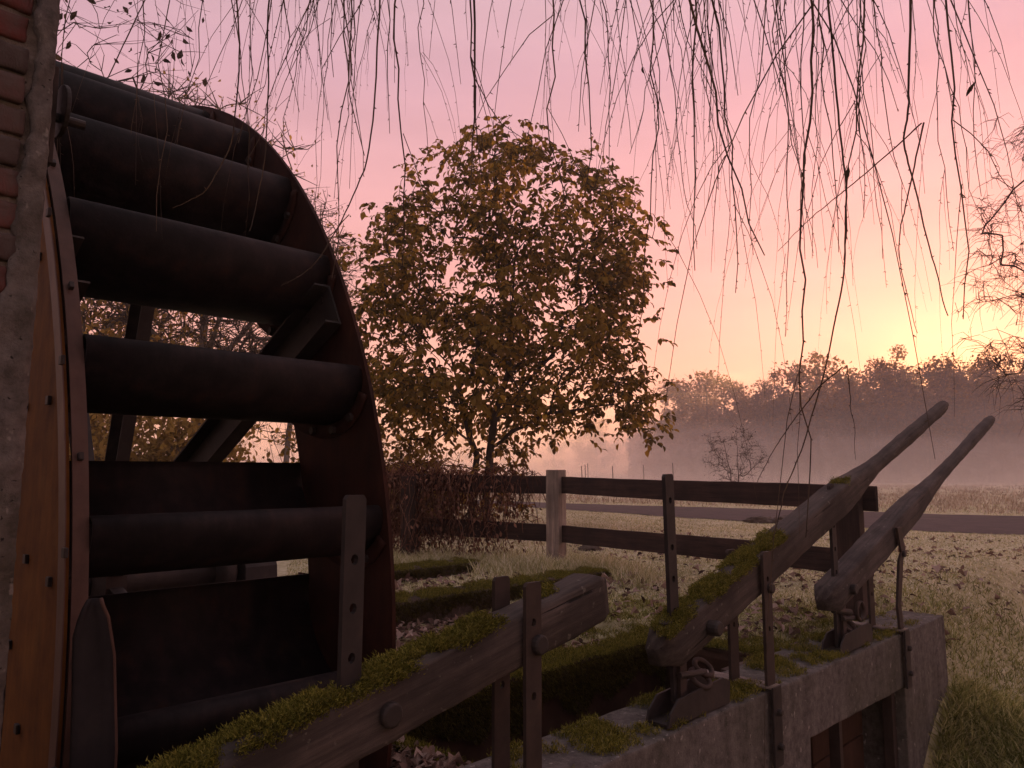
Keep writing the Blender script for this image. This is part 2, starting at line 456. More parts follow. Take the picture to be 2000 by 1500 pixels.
# the tarred path across the meadow
near = np.array([(24, 9.0), (14, 11.2), (8.6, 13.1), (6.5, 14.6), (4.6, 16.9), (1.83, 21.4), (-3, 27), (-12, 36)])
farr = np.array([(27, 13.5), (17, 16.2), (12, 18.4), (9.5, 20.4), (6.8, 22.3), (2.2, 25.6), (-2, 30), (-10, 39.5)])
tt = np.linspace(0, 1, 8); tf = np.linspace(0, 1, 90)
pn = np.stack([np.interp(tf, tt, near[:, k]) for k in (0, 1)], -1); pf = np.stack([np.interp(tf, tt, farr[:, k]) for k in (0, 1)], -1)
V = []
for k, u in enumerate(np.linspace(0, 1, 9)):
    p = pn * (1 - u) + pf * u
    if k in (0, 8): p = p + .12 * np.stack([snoise(p[:, 0], p[:, 1], 3, 2.1), snoise(p[:, 1], p[:, 0], 4, 1.7)], -1)
    V.append(np.stack([p[:, 0], p[:, 1], gz(p[:, 0], p[:, 1]) + .012], -1))
V = np.stack(V, 1).reshape(-1, 3)
i, j = np.meshgrid(np.arange(89), np.arange(8), indexing='ij')
q = np.stack([i * 9 + j, (i + 1) * 9 + j, (i + 1) * 9 + j + 1, i * 9 + j + 1], -1).reshape(-1, 4)
tag(fast_mesh('path', V, q, M['path'], None, True), kind='structure')

# ------------------------------------------------------------------ mill wall (brick pillar with plaster)
wall = thing('mill_wall', 'old brick mill wall with grey plaster edge at the far left', 'wall', -.5, 2.06, -2.6)
def wl(a, s, z): return (a + .5, s - 2.06, z + 2.6)
mb = MB()
zz = np.linspace(-2.6, 2.2, 40)
edge = lambda z: .497 + .012 * (z - 1.2) * .6 + .0012 * np.sin(z * 17) + .0008 * np.sin(z * 91) + .0006 * np.sin(z * 157)
poly = [(-1.0, -2.6)] + [(float(edge(z)) - .012, float(z)) for z in zz] + [(-1.0, 2.2)]
mb.prism([(p + .5, q + 2.6) for p, q in poly], 'y', .012, .34)
mb.build('mortar_core', M['mortar'], wall)
def brick_mesh(k):
    bm = bmesh.new(); bmesh.ops.create_cube(bm, size=1)
    r = random.Random(k)
    for v in bm.verts:
        v.co = (v.co.x * .215, v.co.y * .10, v.co.z * .064)
        v.co += Vector((r.uniform(-.004, .004), r.uniform(-.003, .003), r.uniform(-.003, .003)))
    bmesh.ops.bevel(bm, geom=bm.edges[:], offset=.005, segments=1, affect='EDGES')
    bmesh.ops.subdivide_edges(bm, edges=[e for e in bm.edges if e.calc_length() > .03], cuts=5, use_grid_fill=True)
    from mathutils import noise as mn
    for v in bm.verts: v.co += mn.noise_vector(v.co * 24 + Vector((k * 7, 0, 0))) * .004 + mn.noise_vector(v.co * 70 + Vector((k * 7, 0, 0))) * .0035
    me = bpy.data.meshes.new('brick'); bm.to_mesh(me); bm.free(); me.materials.append(M['brick']); me.shade_smooth()
    return me
bricks = [brick_mesh(k) for k in range(6)]
rr = random.Random(3)
for c in range(0, 30):
    z = -.10 + c * .0775
    a1 = .440 + rr.uniform(-.012, .006) - (.02 if z < .5 else 0) - (.04 if z < .38 else 0) - (.06 if z < .25 else 0) - (.12 if z < .1 else 0)
    for k in range(3):
        L_ = .215 if (k or c % 2) else .11
        o_ = bpy.data.objects.new('brick', bricks[rr.randrange(6)]); COL.objects.link(o_); o_.parent = wall
        o_.location = wl(a1 - L_ / 2, 2.06 + .048 + rr.uniform(-.003, .004), z)
        o_.scale = (L_ / .215, 1, 1); o_.rotation_euler = (0, rr.uniform(-.012, .012), rr.uniform(-.01, .01))
        a1 -= L_ + .011
# plaster: ragged sheet over the brick edge, thicker than the brick face
zs = np.linspace(-2.6, 2.2, 240)
left = np.interp(zs, [-2.6, -.25, -.1, .1, .22, .34, .45, .60, .75, .95, 1.3, 2.2], [-.99, -.99, .10, .26, .33, .39, .425, .437, .445, .452, .452, .452])
left = left + .006 * np.sin(zs * 19 + 2 * np.sin(zs * 7)) + .004 * np.sin(zs * 61 + 1) + .003 * np.sin(zs * 140 + 3 * np.sin(zs * 11))
right = edge(zs)
cols = 9
u = np.linspace(0, 1, cols)
V = []
for fr in (0, 1):
    for z, l, r in zip(zs, left, right):
        for uu in u:
            a = l + (r - l) * uu
            y = -.012 - .004 * math.sin(a * 31 + z * 17) - .003 * math.sin(z * 53 - a * 40) + (.010 if uu in (0, 1) else 0)
            V.append(wl(a, 2.06 + (y if fr == 0 else .06), z))
nz_ = len(zs); F = []
for fr in (0, 1):
    for i in range(nz_ - 1):
        for j in range(cols - 1):
            b0 = fr * nz_ * cols + i * cols + j
            F.append((b0, b0 + 1, b0 + cols + 1, b0 + cols))
for i in range(nz_ - 1):
    for j in (0, cols - 1):
        b0 = i * cols + j; b1 = b0 + nz_ * cols
        F.append((b0, b0 + cols, b1 + cols, b1))
mb = MB(); mb.add(V, F); mb.build('plaster', M['plaster'], wall, True)

# ------------------------------------------------------------------ water wheel
WR, WI = 2.966, 2.40
AL, AR = .700, 1.75
WRL = 2.905
S0, Z0 = 5.2815, -.684
wheel = thing('water_wheel', 'huge dark steel mill water wheel with trough buckets beside the brick wall', 'water wheel', 0, S0, Z0)
def ringband(r0, r1, x0, x1, n=160):
    an = np.arange(n) * 2 * math.pi / n; v = []; f = []
    for r, x in ((r0, x0), (r1, x0), (r1, x1), (r0, x1)):
        v += [(x, -r * math.cos(t), r * math.sin(t)) for t in an]
    for k in range(4):
        for i in range(n):
            j = (i + 1) % n; k2 = (k + 1) % 4
            f.append((k * n + i, k * n + j, k2 * n + j, k2 * n + i))
    return v, f
def polar(r, deg): return (-r * math.cos(R_(deg)), r * math.sin(R_(deg)))
sh_l = MB().add(*ringband(WI - .04, WRL, AL - .010, AL)).build('shroud', M['rust'], wheel, bevel=0); tag(sh_l, 'orange rusty outer shroud ring')
sh_r = MB().add(*ringband(WI, WR, AR, AR + .010)).build('shroud', M['shroud'], wheel)
fl = MB().add(*ringband(WRL - .05, WRL + .008, AL - .014, AL - .0105)).build('rim_flange', M['rust_pink'], wheel)
fl2 = MB().add(*ringband(WRL, WRL + .010, AL + .005, AL + .048)).build('rim_flange', M['rust_pink'], wheel)
MB().add(*ringband(WR, WR + .006, AR - .002, AR + .014)).build('rim_flange', M['shroud'], wheel)
# trough bucket
T = np.array(polar(WR - .028, 0)); I = np.array(polar(WI + .01, 6.6))
ch = I - T; cl = np.linalg.norm(ch); uu = ch / cl; nn_ = np.array([uu[1], -uu[0]])
_cp = np.array([(.075, .030), (.050, .004), (.018, -.008), (-.010, .008), (-.022, .045), (-.018, .095), (.010, .150), (.07, .200), (.16, .232), (.27, .238), (.40, .215), (.50, .165), (.58, .090), (.63, .0)])
def arc(off, n=40):
    """bucket section: rolled lip at the rim, deep belly, straight inner edge"""
    m_ = len(_cp); u = np.linspace(0, m_ - 1.0001, n); k = u.astype(int); f = (u - k)[:, None]
    g = lambda q: _cp[np.clip(q, 0, m_ - 1)]
    p0, p1, p2, p3 = g(k - 1), g(k), g(k + 1), g(k + 2)
    q = .5 * (2 * p1 + (p2 - p0) * f + (2 * p0 - 5 * p1 + 4 * p2 - p3) * f ** 2 + (3 * p1 - p0 - 3 * p2 + p3) * f ** 3)
    t = np.gradient(q, axis=0); t /= np.linalg.norm(t, axis=1)[:, None]
    q = q + off * np.stack([-t[:, 1], t[:, 0]], -1)
    return T + q[:, :1] * uu + q[:, 1:] * nn_
ao, ai = arc(0), arc(-.010)
mb = MB(); n = len(ao)
x0, x1 = AL + .050, AR + .004
V = [(x, *p) for x in (x0, x1) for p in ao] + [(x, *p) for x in (x0, x1) for p in ai]
F = []
for i in range(n - 1):
    F += [(i, i + 1, n + i + 1, n + i), (2 * n + i, 3 * n + i, 3 * n + i + 1, 2 * n + i + 1), (i, 2 * n + i, 2 * n + i + 1, i + 1), (n + i, n + i + 1, 3 * n + i + 1, 3 * n + i)]
F += [(0, n, 3 * n, 2 * n), (n - 1, 3 * n - 1, 4 * n - 1, 2 * n - 1)]
mb.add(V, F)
bucket = mb.build('bucket', M['wheel'], wheel, True)
# curved end plate of a bucket on the right shroud
fo = arc(.055)[15:]; ae = ao[15:]; mb = MB(); n = len(fo)
V = [(x, *p) for x in (AR - .012, AR - .002) for p in ae] + [(x, *p) for x in (AR - .012, AR - .002) for p in fo]
F = []
for i in range(n - 1):
    F += [(i, i + 1, n + i + 1, n + i), (2 * n + i, 3 * n + i, 3 * n + i + 1, 2 * n + i + 1), (i, 2 * n + i, 2 * n + i + 1, i + 1), (n + i, n + i + 1, 3 * n + i + 1, 3 * n + i)]
F += [(0, n, 3 * n, 2 * n), (n - 1, 3 * n - 1, 4 * n - 1, 2 * n - 1)]
mb.add(V, F)
eflange = mb.build('end_flange', M['shroud'], bucket, True)
boltm = MB().cyl((0, 0, 0), (-.016, 0, 0), .017, 6)
bolt0 = boltm.build('bolt', M['iron'], eflange)
fb = arc(.03, 11)
bolt0.location = (AR - .012, *fb[5])
for k in (6, 7, 8):
    child_copy(bolt0, eflange, (AR - .012, *fb[k]))
for k in range(32):
    phi = -.55 + 11.25 * k
    if k == 0:
        b = bucket
    else:
        b = child_copy(bucket, wheel)
        if k <= 8 or k >= 29:
            e = child_copy(eflange, b)
            for q in (5, 6, 7, 8): child_copy(bolt0, e, (AR - .012, *fb[q]))
    b.rotation_euler = (-R_(phi), 0, 0)
# bolt heads on the outer face of the left shroud, four to a bucket
bl = MB().box(-.012, 0, -.014, .014, -.014, .014).build('bolt', M['iron'], sh_l, bevel=.003)
first = True
fb = arc(.0, 12)
for k in range(-3, 9):
    for q in (4, 6, 8, 10):
        ph = -R_(-.55 + 11.25 * k); y, z = fb[q]
        p = (AL - .010, y * math.cos(ph) - z * math.sin(ph), y * math.sin(ph) + z * math.cos(ph))
        if first: bl.location = p; first = False
        else: child_copy(bl, sh_l, p)
for k in range(-2, 7):                         # bolt heads on the rim flange
    an = -R_(3.2 + 11.25 * k); r = WRL + .016
    child_copy(bl, fl2, (AL + .032, -r * math.cos(an), -r * math.sin(an)), (an, 0, 0), (1.2, .8, .8))
# spokes: channel irons on the inner side of both shrouds
def channel(x, sgn):
    mb = MB(); w_, fl_, th_ = .10, .075, .009
    r0, r1 = .25, WR - .06
    mb.box(min(x, x + sgn * th_), max(x, x + sgn * th_), -r1, -r0, -w_, w_)
    for zc in (-w_, w_ - th_):
        xa, xb = sorted((x + sgn * th_, x + sgn * fl_)); mb.box(xa, xb, -r1, -r0, zc, zc + th_)
    return mb
spl = channel(AL + .012, 1).build('spoke', M['iron_brown'], wheel)
spr = channel(AR - .014, -1).build('spoke', M['iron'], wheel)
for k in range(8):
    for s_ in (spl, spr):
        c = s_ if k == 0 else child_copy(s_, wheel)
        c.rotation_euler = (-R_(28.3 + 45 * k), 0, 0)
MB().cyl((.2, 0, 0), (2.85, 0, 0), .10, 28).build('axle', M['iron'], wheel, True)
for x in (AL + .05, AR - .05):
    MB().cyl((x - .06, 0, 0), (x + .06, 0, 0), .34, 32).build('hub', M['iron_brown'], wheel)
MB().cyl((2.42, 0, 0), (2.52, 0, 0), .20, 24).build('axle_collar', M['iron'], wheel, True)
# bearing of the axle beyond the wheel
bp = thing('axle_bearing', 'grey iron axle bearing block on concrete pier behind the wheel', 'bearing', 2.7, S0, Z0 - .55)
MB().box(-.16, .16, -.28, .28, 0, .40).build('pier', M['concrete_dark'], bp, bevel=.01)
mb = MB(); mb.prism([(-.22, .40), (.22, .40), (.20, .58), (.12, .74), (-.12, .74), (-.20, .58)], 'x', -.12, .12); mb.build('housing', M['iron'], bp, bevel=.008)
for y in (-.16, .16): MB().cyl((0, y, .6), (0, y, .70), .022, 6).build('bolt', M['iron'], bp)

# bent guard sheet in front of the left shroud, low down
gd = thing('guard_sheet', 'bent grey steel guard sheet at the foot of the orange rim', 'metal sheet', .66, 2.25, -1.9)
V = []; F = []
prof = [(-1.9, .015, .130), (-1.1, .015, .128), (-.72, .015, .124), (-.66, .013, .120), (-.56, .010, .112), (-.48, .006, .106), (-.42, .004, .094), (-.38, .012, .086), (-.35, .022, .072), (-.33, .032, .066)]
for z, xa, xb in prof:
    for k in range(5):
        f_ = k / 4
        V.append((xa + (xb - xa) * f_, -.03 + .02 * math.sin(f_ * 3.1), z + 1.9))
for i in range(len(prof) - 1):
    for k in range(4): F.append((i * 5 + k, i * 5 + k + 1, i * 5 + k + 6, i * 5 + k + 5))
o_ = MB().add(V, F).build('sheet', M['iron_sheet'], gd, True)
sm = o_.modifiers.new('thick', 'SOLIDIFY'); sm.thickness = .008
MB().tube([(V[i * 5 + 4][0], V[i * 5 + 4][1], V[i * 5 + 4][2]) for i in range(len(prof))], .006, 6).build('rolled_edge', M['rust_pink'], gd, True)

ap = thing('anchor_plate', 'round iron anchor plate with a bolt stub at the top of the brick wall edge', 'anchor plate', .53, 2.26, .86)
MB().cyl((.030, 0, .11), (.042, 0, .11), .072, 28).build('disc', M['iron'], ap, False, .003)
MB().cyl((-.03, 0, .09), (.095, 0, .09), .013, 10).build('bolt', M['iron'], ap)
MB().box(.005, .018, -.03, .03, -.05, .22).build('strap', M['iron_brown'], ap, False, .003)

# ------------------------------------------------------------------ sluice wall (concrete) and pit
sw = thing('sluice_wall', 'long concrete sluice wall with mossy top in the right foreground', 'sluice', 0, 1.72, -1.0)
BW = .34                                       # wall thickness
def rough_box(a0, a1, y0, y1, z0, z1, name, m, parent, step=.12, amp=.006, bevel=.012):
    bm = bmesh.new(); bmesh.ops.create_cube(bm, size=1)
    for v in bm.verts:
        v.co = ((a0 + a1) / 2 + v.co.x * (a1 - a0), (y0 + y1) / 2 + v.co.y * (y1 - y0), (z0 + z1) / 2 + v.co.z * (z1 - z0))
    bmesh.ops.bevel(bm, geom=bm.edges[:], offset=bevel, segments=2, affect='EDGES')
    for ax in range(3):
        lo, hi = ((a0, a1), (y0, y1), (z0, z1))[ax]
        for c in np.arange(lo + step, hi - .01, step):
            no = [0, 0, 0]; no[ax] = 1; co = [0, 0, 0]; co[ax] = c
            bmesh.ops.bisect_plane(bm, geom=bm.verts[:] + bm.edges[:] + bm.faces[:], plane_co=co, plane_no=no)
    from mathutils import noise as mn
    for v in bm.verts:
        d = mn.noise_vector(v.co * 5.0) * amp + mn.noise_vector(v.co * 17.0) * amp * .5
        v.co += d
    me = bpy.data.meshes.new(name); bm.to_mesh(me); bm.free()
    return finish(name, me, m, parent, True, fixn=False)
mb = MB(); r_ = random.Random(8)
def jag(p, q, n, amp=.004):
    return [(p[0] + (q[0] - p[0]) * i / n + r_.uniform(-amp, amp), p[1] + (q[1] - p[1]) * i / n + r_.uniform(-amp, amp)) for i in range(n)]
outl = jag((-1.5, -1.75), (3.88, -1.75), 8) + jag((3.88, -1.75), (3.88, -.31), 8, .003) + jag((3.88, -.31), (5.27, -.335), 14, .003) + jag((5.27, -.335), (5.27, -1.75), 8, .003) + \
       jag((5.27, -1.75), (6.19, -1.75), 5) + jag((6.19, -1.75), (6.15, -.01), 14) + jag((6.15, -.01), (-1.5, 0), 60, .003)
mb.prism(outl, 'y', 0, BW); mb.build('wall_body', M['concrete'], sw, False, .010)
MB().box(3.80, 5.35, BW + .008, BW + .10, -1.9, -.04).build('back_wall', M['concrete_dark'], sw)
for a0, a1 in ((5.20, 5.262), (4.38, 4.42)):
    MB().box(a0, a1, .06, .12, -1.6, -.335).build('guide_rail', M['iron_brown'], sw, bevel=.004)
sg = thing('sluice_gate', 'rusty brown sluice gate panel set under the concrete lintel', 'gate', 4.8, 1.96, -2.5)
for k in range(4):
    MB().box(-.36, .39, 0, .05, .02 + k * .28, .29 + k * .28).build('gate_plank', M['steel_face'], sg, bevel=.006)
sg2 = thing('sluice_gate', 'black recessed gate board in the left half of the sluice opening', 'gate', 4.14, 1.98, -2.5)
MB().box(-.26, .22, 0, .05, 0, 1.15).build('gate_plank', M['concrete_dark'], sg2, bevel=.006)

pw = thing('pit_wall', 'dark wall of the sluice pit capped with hanging moss', 'wall', 1.9, 2.80, -2.6)
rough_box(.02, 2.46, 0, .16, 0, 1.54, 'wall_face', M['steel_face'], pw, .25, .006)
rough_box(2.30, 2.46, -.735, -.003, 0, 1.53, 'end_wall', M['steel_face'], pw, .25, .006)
lw = thing('channel_wall', 'low concrete ledge beside the foot of the wheel under dead leaves', 'ledge', 1.79, 2.07, -3.9)
rough_box(0, .19, 0, .72, 0, 2.82, 'ledge', M['concrete_dark'], lw, .2, .008)
rough_box(0, .16, .90, 7.2, 0, 2.74, 'side_wall', M['concrete_dark'], lw, .4, .008)
for nm, a0, a1, s0_, s1_, top, lab in (('concrete_beam', 1.95, 6.05, 4.58, 4.92, -.95, 'long mossy concrete beam lying right of the wheel behind the leaf bed'),
                                       ('concrete_beam', 1.95, 5.72, 6.02, 6.42, -.95, 'short far mossy concrete block against the vine covered fence')):
    cb = thing(nm, lab, 'beam', a0, s0_, top - .5)
    rough_box(0, a1 - a0, 0, s1_ - s0_, 0, .5, 'block', M['concrete_dark'], cb, .2, .012)

# ------------------------------------------------------------------ levers, straps, stems
def holed_bar(n_seg, seg, w_, th_, r, holes):
    """upright flat bar: cells of height seg; a round hole in the listed cells. local x width, y thickness, z up"""
    V = []; F = []
    def cell(z0, hole):
        z1 = z0 + seg; zc = (z0 + z1) / 2; k = len(V)
        if not hole:
            for y in (-th_ / 2, th_ / 2): V.extend([(-w_ / 2, y, z0), (w_ / 2, y, z0), (w_ / 2, y, z1), (-w_ / 2, y, z1)])
            F.extend([(k, k + 1, k + 2, k + 3), (k + 7, k + 6, k + 5, k + 4), (k, k + 3, k + 7, k + 4), (k + 1, k + 5, k + 6, k + 2)]); return
        ring = [(w_ / 2, 0), (w_ / 2, seg / 2), (0, seg / 2), (-w_ / 2, seg / 2), (-w_ / 2, 0), (-w_ / 2, -seg / 2), (0, -seg / 2), (w_ / 2, -seg / 2)]
        for y in (-th_ / 2, th_ / 2):
            V.extend([(x, y, zc + z) for x, z in ring])
            V.extend([(r * math.cos(i * math.pi / 4), y, zc + 1.25 * r * math.sin(i * math.pi / 4)) for i in range(8)])
        for i in range(8):
            j = (i + 1) % 8
            F.extend([(k + i, k + j, k + 8 + j, k + 8 + i), (k + 16 + i, k + 24 + i, k + 24 + j, k + 16 + j), (k + 8 + i, k + 8 + j, k + 24 + j, k + 24 + i)])
        for i in (7, 0, 3, 4):
            j = (i + 1) % 8; F.append((k + i, k + 16 + i, k + 16 + j, k + j))
    for c in range(n_seg): cell(c * seg, c in holes)
    k = len(V); h = n_seg * seg; bvl = .008
    V.extend([(x, y, z) for y in (-th_ / 2, th_ / 2) for x, z in ((-w_ / 2, h), (w_ / 2, h), (w_ / 2 - bvl, h + .012), (-w_ / 2 + bvl, h + .012))])
    F.extend([(k, k + 1, k + 2, k + 3), (k + 7, k + 6, k + 5, k + 4), (k, k + 3, k + 7, k + 4), (k + 1, k + 5, k + 6, k + 2), (k + 3, k + 2, k + 6, k + 7)])
    return MB().add(V, F)
def moss_tufts(pts, nrm_, n_per, ln, spread, wd, droop=.3, r=rng):
    """pts (n,3), nrm_ (n,3) -> blades"""
    n = len(pts) * n_per
    p = np.repeat(pts, n_per, 0) + r.normal(0, spread, (n, 3))
    d = np.repeat(nrm_, n_per, 0) + r.normal(0, .55, (n, 3)); d[:, 2] -= droop * r.random(n)
    d /= np.linalg.norm(d, axis=1)[:, None]
    l = ln * (.45 + .9 * r.random(n))[:, None]
    sd = np.cross(d, r.normal(0, 1, (n, 3))); sd /= np.linalg.norm(sd, axis=1)[:, None] + 1e-9
    b0 = p - sd * wd * .5 - d * .004; b1 = p + sd * wd * .5 - d * .004; tp = p + d * l
    V = np.stack([b0, b1, tp], 1).reshape(-1, 3)
    return V, np.arange(3 * n).reshape(-1, 3)
def lever(name, label, a0, zt0, length, slope, sec, taper_from, tip_r, s=1.81, moss=None, rnd_end=True, mt='lever'):
    """timber lying along its local x; top face at z=0 at the thick end"""
    root = thing(name, label, 'lever', a0, s, zt0)
    root.rotation_euler = Euler((0, -math.atan(slope), ROTZ), 'XYZ')
    W2, H = sec
    n = 44; V = []; F = []
    K = 16
    xs = np.linspace(0, length, n)
    for x in xs:
        u_ = max(0, min(1, (x - taper_from) / max(.01, (length - taper_from) * .35)))
        u_ = u_ * u_ * (3 - 2 * u_)
        hw = (1 - u_) * W2 / 2 + u_ * tip_r; hh = (1 - u_) * H / 2 + u_ * tip_r
        ex = 1.0
        if rnd_end and x < .10: ex = math.sqrt(max(0.06, 1 - ((.10 - x) / .10) ** 2 * .80))
        if x > length - .05: ex *= .80 + .20 * math.sqrt(max(0, 1 - ((x - length + .05) / .05) ** 2))
        zc = -H / 2
        pw_ = .22 + .78 * u_                    # square with worn corners -> round handle
        for k in range(K):
            t_ = 2 * math.pi * k / K; c, s_ = math.cos(t_), math.sin(t_)
            e = pw_
            yy = math.copysign(abs(c) ** e, c) * hw * ex; zz_ = math.copysign(abs(s_) ** e, s_) * hh * ex
            w = .0022 * math.sin(x * 5 + k * 1.3) + .0015 * math.sin(x * 23 + k) + .001 * math.sin(x * 61 + k * 2.1)
            V.append((x, yy + w, zc + zz_ + w * .7))
    for i in range(n - 1):
        for k in range(K):
            F.append((i * K + k, i * K + (k + 1) % K, (i + 1) * K + (k + 1) % K, (i + 1) * K + k))
    F += [tuple(range(K))[::-1], tuple(range((n - 1) * K, n * K))]
    o = MB().add(V, F).build('timber', M[mt], root, True)
    if moss:
        pts = []; nr = []
        for (m0, m1, den, thick) in moss:
            c = int((m1 - m0) * den)
            x = rng.uniform(m0, m1, c); y = rng.uniform(-W2 / 2 - .004, W2 / 2 + .004, c)
            keep = (snoise(x, y * 2, a0, 7) + .35 * snoise(x, y, 3, 25)) > (-.30 if thick > .02 else .15) + 1.3 * np.clip((x - m1 + .12) / .12, 0, 1)
            x, y = x[keep], y[keep]
            zt = thick * np.clip(.25 + .75 * snoise(x, y, 2 + a0, 11), 0, 1) * (1 - .6 * (2 * y / W2) ** 2)
            pts.append(np.stack([x, y, zt], -1)); nr.append(np.stack([y * 0, y * 2.5 / W2, np.ones_like(y)], -1))
            # cushion under the blades: small lumps
            e = rng.random(c // 7)
        pts = np.concatenate(pts); nr = np.concatenate(nr)
        V, F = moss_tufts(pts, nr, 12, .0085, .008, .0036)
        tag(fast_mesh('moss', V, F, M['moss'], root), kind='stuff')
    return root
def bolt_head(parent, p, r=.03, d=.03, mt='iron'):
    return MB().tube([(p[0], p[1], p[2]), (p[0], p[1] - d * .8, p[2]), (p[0], p[1] - d, p[2])], [r, r, r * .8], 14).build('bolt', M[mt], parent, False, .003)

lvA = lever('gate_lever', 'thick mossy sluice lever low in front of the wheel, its blunt end cut short', .45, -.735, 1.87, .203, (.14, .165), 9, .08, moss=[(0, 1.42, 4200, .024), (1.55, 1.82, 2200, .010)])
lvB = lever('gate_lever', 'long raised sluice lever with moss on its lower half and a round handle', 2.64, -.655, 4.33, .305, (.135, .165), 1.9, .050, moss=[(.03, 1.25, 3800, .028), (2.02, 2.22, 1600, .014)], mt='lever')
lvC = lever('gate_lever', 'bare grey sluice lever at the right with slimmer round handle', 4.27, -.650, 4.16, .305, (.135, .155), 1.5, .048, moss=None, mt='lever_bare')
bolt_head(lvA, (.86, -.07, -.085), .034, .022)
bolt_head(lvB, (.33, -.07, -.10), .033, .05)
bolt_head(lvC, (.26, -.07, -.09), .030, .03)
MB().cyl((.13, .0, -.02), (.13, .0, .012), .03, 12).build('washer', M['iron'], lvB)

def stem(label, a, ztop, zbot, lean, holes, w_=.066):
    root = thing('holed_bar', label, 'bar', a, 1.81, zbot)
    seg = .065; n_ = int((ztop - zbot) / seg)
    o = holed_bar(n_, seg, w_, .018, .012, holes(n_)).build('bar', M['iron'], root)
    root.rotation_euler = Euler((0, lean, ROTZ))
    return root
stem('upright iron bar with round holes standing before the wheel rim', 1.222, -.067, -1.05, .01, lambda n: {n - 9, n - 7, n - 5, n - 3, n - 1 - 4 * 2} - {n - 1})
stem('holed iron bar rising from the mossy lever against the fence rails', 2.825, .0, -.93, -.035, lambda n: {n - 2, n - 5, n - 7, n - 9}, .062)
stem('slim holed bar rising behind the raised levers near the dark fence post', 4.497, -.02, -.99, -.01, lambda n: {n - 4, n - 6, n - 8}, .058)

def strap_pair(label, a, ztop, zbase, s_near, s_far, bent=False, wrap=True, w_=.078):
    root = thing('strap_stand', label, 'iron stand', a, (s_near + s_far) / 2, zbase)
    n_ = int((ztop - zbase) / .075)
    for s_, nm in ((s_near, 0), (s_far, 1)):
        dy = s_ - (s_near + s_far) / 2
        if bent and nm == 0:
            path = [(.0, -.02), (-.03, .16), (.05, .43), (.10, .48), (.045, .64)]
            V = []; F = []
            for x, z in path:
                hw = w_ / 2 if z > .4 else w_ * .42
                for xx, y in ((-hw, -.008), (hw, -.008), (hw, .008), (-hw, .008)): V.append((x + xx, dy + y, z))
            for i in range(len(path) - 1):
                for k in range(4): F.append((i * 4 + k, i * 4 + (k + 1) % 4, i * 4 + 4 + (k + 1) % 4, i * 4 + 4 + k))
            F += [(0, 1, 2, 3)[::-1], tuple(range((len(path) - 1) * 4, len(path) * 4))]
            MB().add(V, F).build('strap', M['iron_brown'], root, False, .003)
        else:
            o = holed_bar(n_, (ztop - zbase) / n_, w_, .014, .011, {n_ - 2, n_ - 5}).build('strap', M['iron_brown'], root)
            o.location = (-.02 if nm else (-.045 if not wrap else 0), dy, 0)
    if wrap:
        y0 = 1.70 - (s_near + s_far) / 2
        MB().box(-.045, .045, y0 - .004, y0 + .42, .004, .014).build('base_plate', M['concrete_top'], root, bevel=.002)
        o = MB().box(-.042, .042, y0 - .012, y0, -.34, .012).build('face_strap', M['iron'], root, bevel=.003)
        for z in (-.10, -.25): 
            b = MB().tube([(0, y0 - .010, z), (0, y0 - .028, z), (0, y0 - .034, z)], [.016, .016, .011], 10).build('bolt', M['iron'], o)
    return root
spA = strap_pair('pair of dark flat straps clasping the low mossy lever', 1.905, -.365, -1.35, 1.725, 1.892, wrap=False, w_=.072)
spB = strap_pair('pair of iron straps clasping the mossy raised lever above the concrete', 3.475, -.385, -.992, 1.722, 1.892)
spC = strap_pair('pair of iron straps, the near one bent, holding the bare grey lever', 5.27, -.40, -.992, 1.722, 1.89, bent=True)
bolt_head(spA, (-.025, -.088, .80), .032, .024)
bolt_head(spB, (.015, -.088, .45), .024, .024)
bolt_head(spC, (.085, -.088, .47), .02, .02)

def foot(label, a, s, ring):
    root = thing('gate_bracket', label, 'bracket', a, s, -.995)
    # two slanted cheeks of a trough
    for y in (-.055, .045):
        mb = MB(); mb.prism([(-.24, 0), (.24, 0), (.25, .09), (.19, .115), (-.16, .095), (-.22, .05)], 'y', y, y + .010)
        mb.build('cheek', M['iron'], root, False, .002)
    MB().box(-.235, .235, -.044, .044, .002, .012).build('trough_base', M['iron'], root)
    MB().box(-.085, -.035, -.016, .016, .012, .26).build('clevis', M['iron_brown'], root, False, .003)
    MB().cyl((-.10, -.02, .17), (.10, -.02, .15), .013, 10).build('pin', M['iron'], root)
    th = np.linspace(0, 2 * math.pi, 25)
    for (cx, cy_, cz, rr_, ax) in ring:
        if ax == 'y': p = [(cx + rr_ * math.cos(t), cy_, cz + rr_ * math.sin(t)) for t in th]
        else: p = [(cx + rr_ * math.cos(t), cy_ + rr_ * .7 * math.sin(t), cz + rr_ * .6 * math.sin(t)) for t in th]
        MB().tube(p, .012, 8, False).build('ring', M['iron_brown'], root, True)
    return root
foot('slanted iron trough bracket under the end of the mossy lever', 2.90, 1.80, [(.06, -.02, .13, .05, 'z'), (.12, 0, .16, .045, 'z')])
foot('iron bracket with a small ring under the bare grey lever', 4.60, 1.80, [(.11, -.04, .19, .052, 'y'), (.03, 0, .11, .05, 'z')])
MB_h = thing('gate_pin', 'short iron pin poking left through the bracket under the grey lever', 'pin', 4.42, 1.80, -.80)
MB().tube([(0, 0, .03), (.19, -.02, 0)], [.017, .017], 10).build('pin', M['iron'], MB_h)

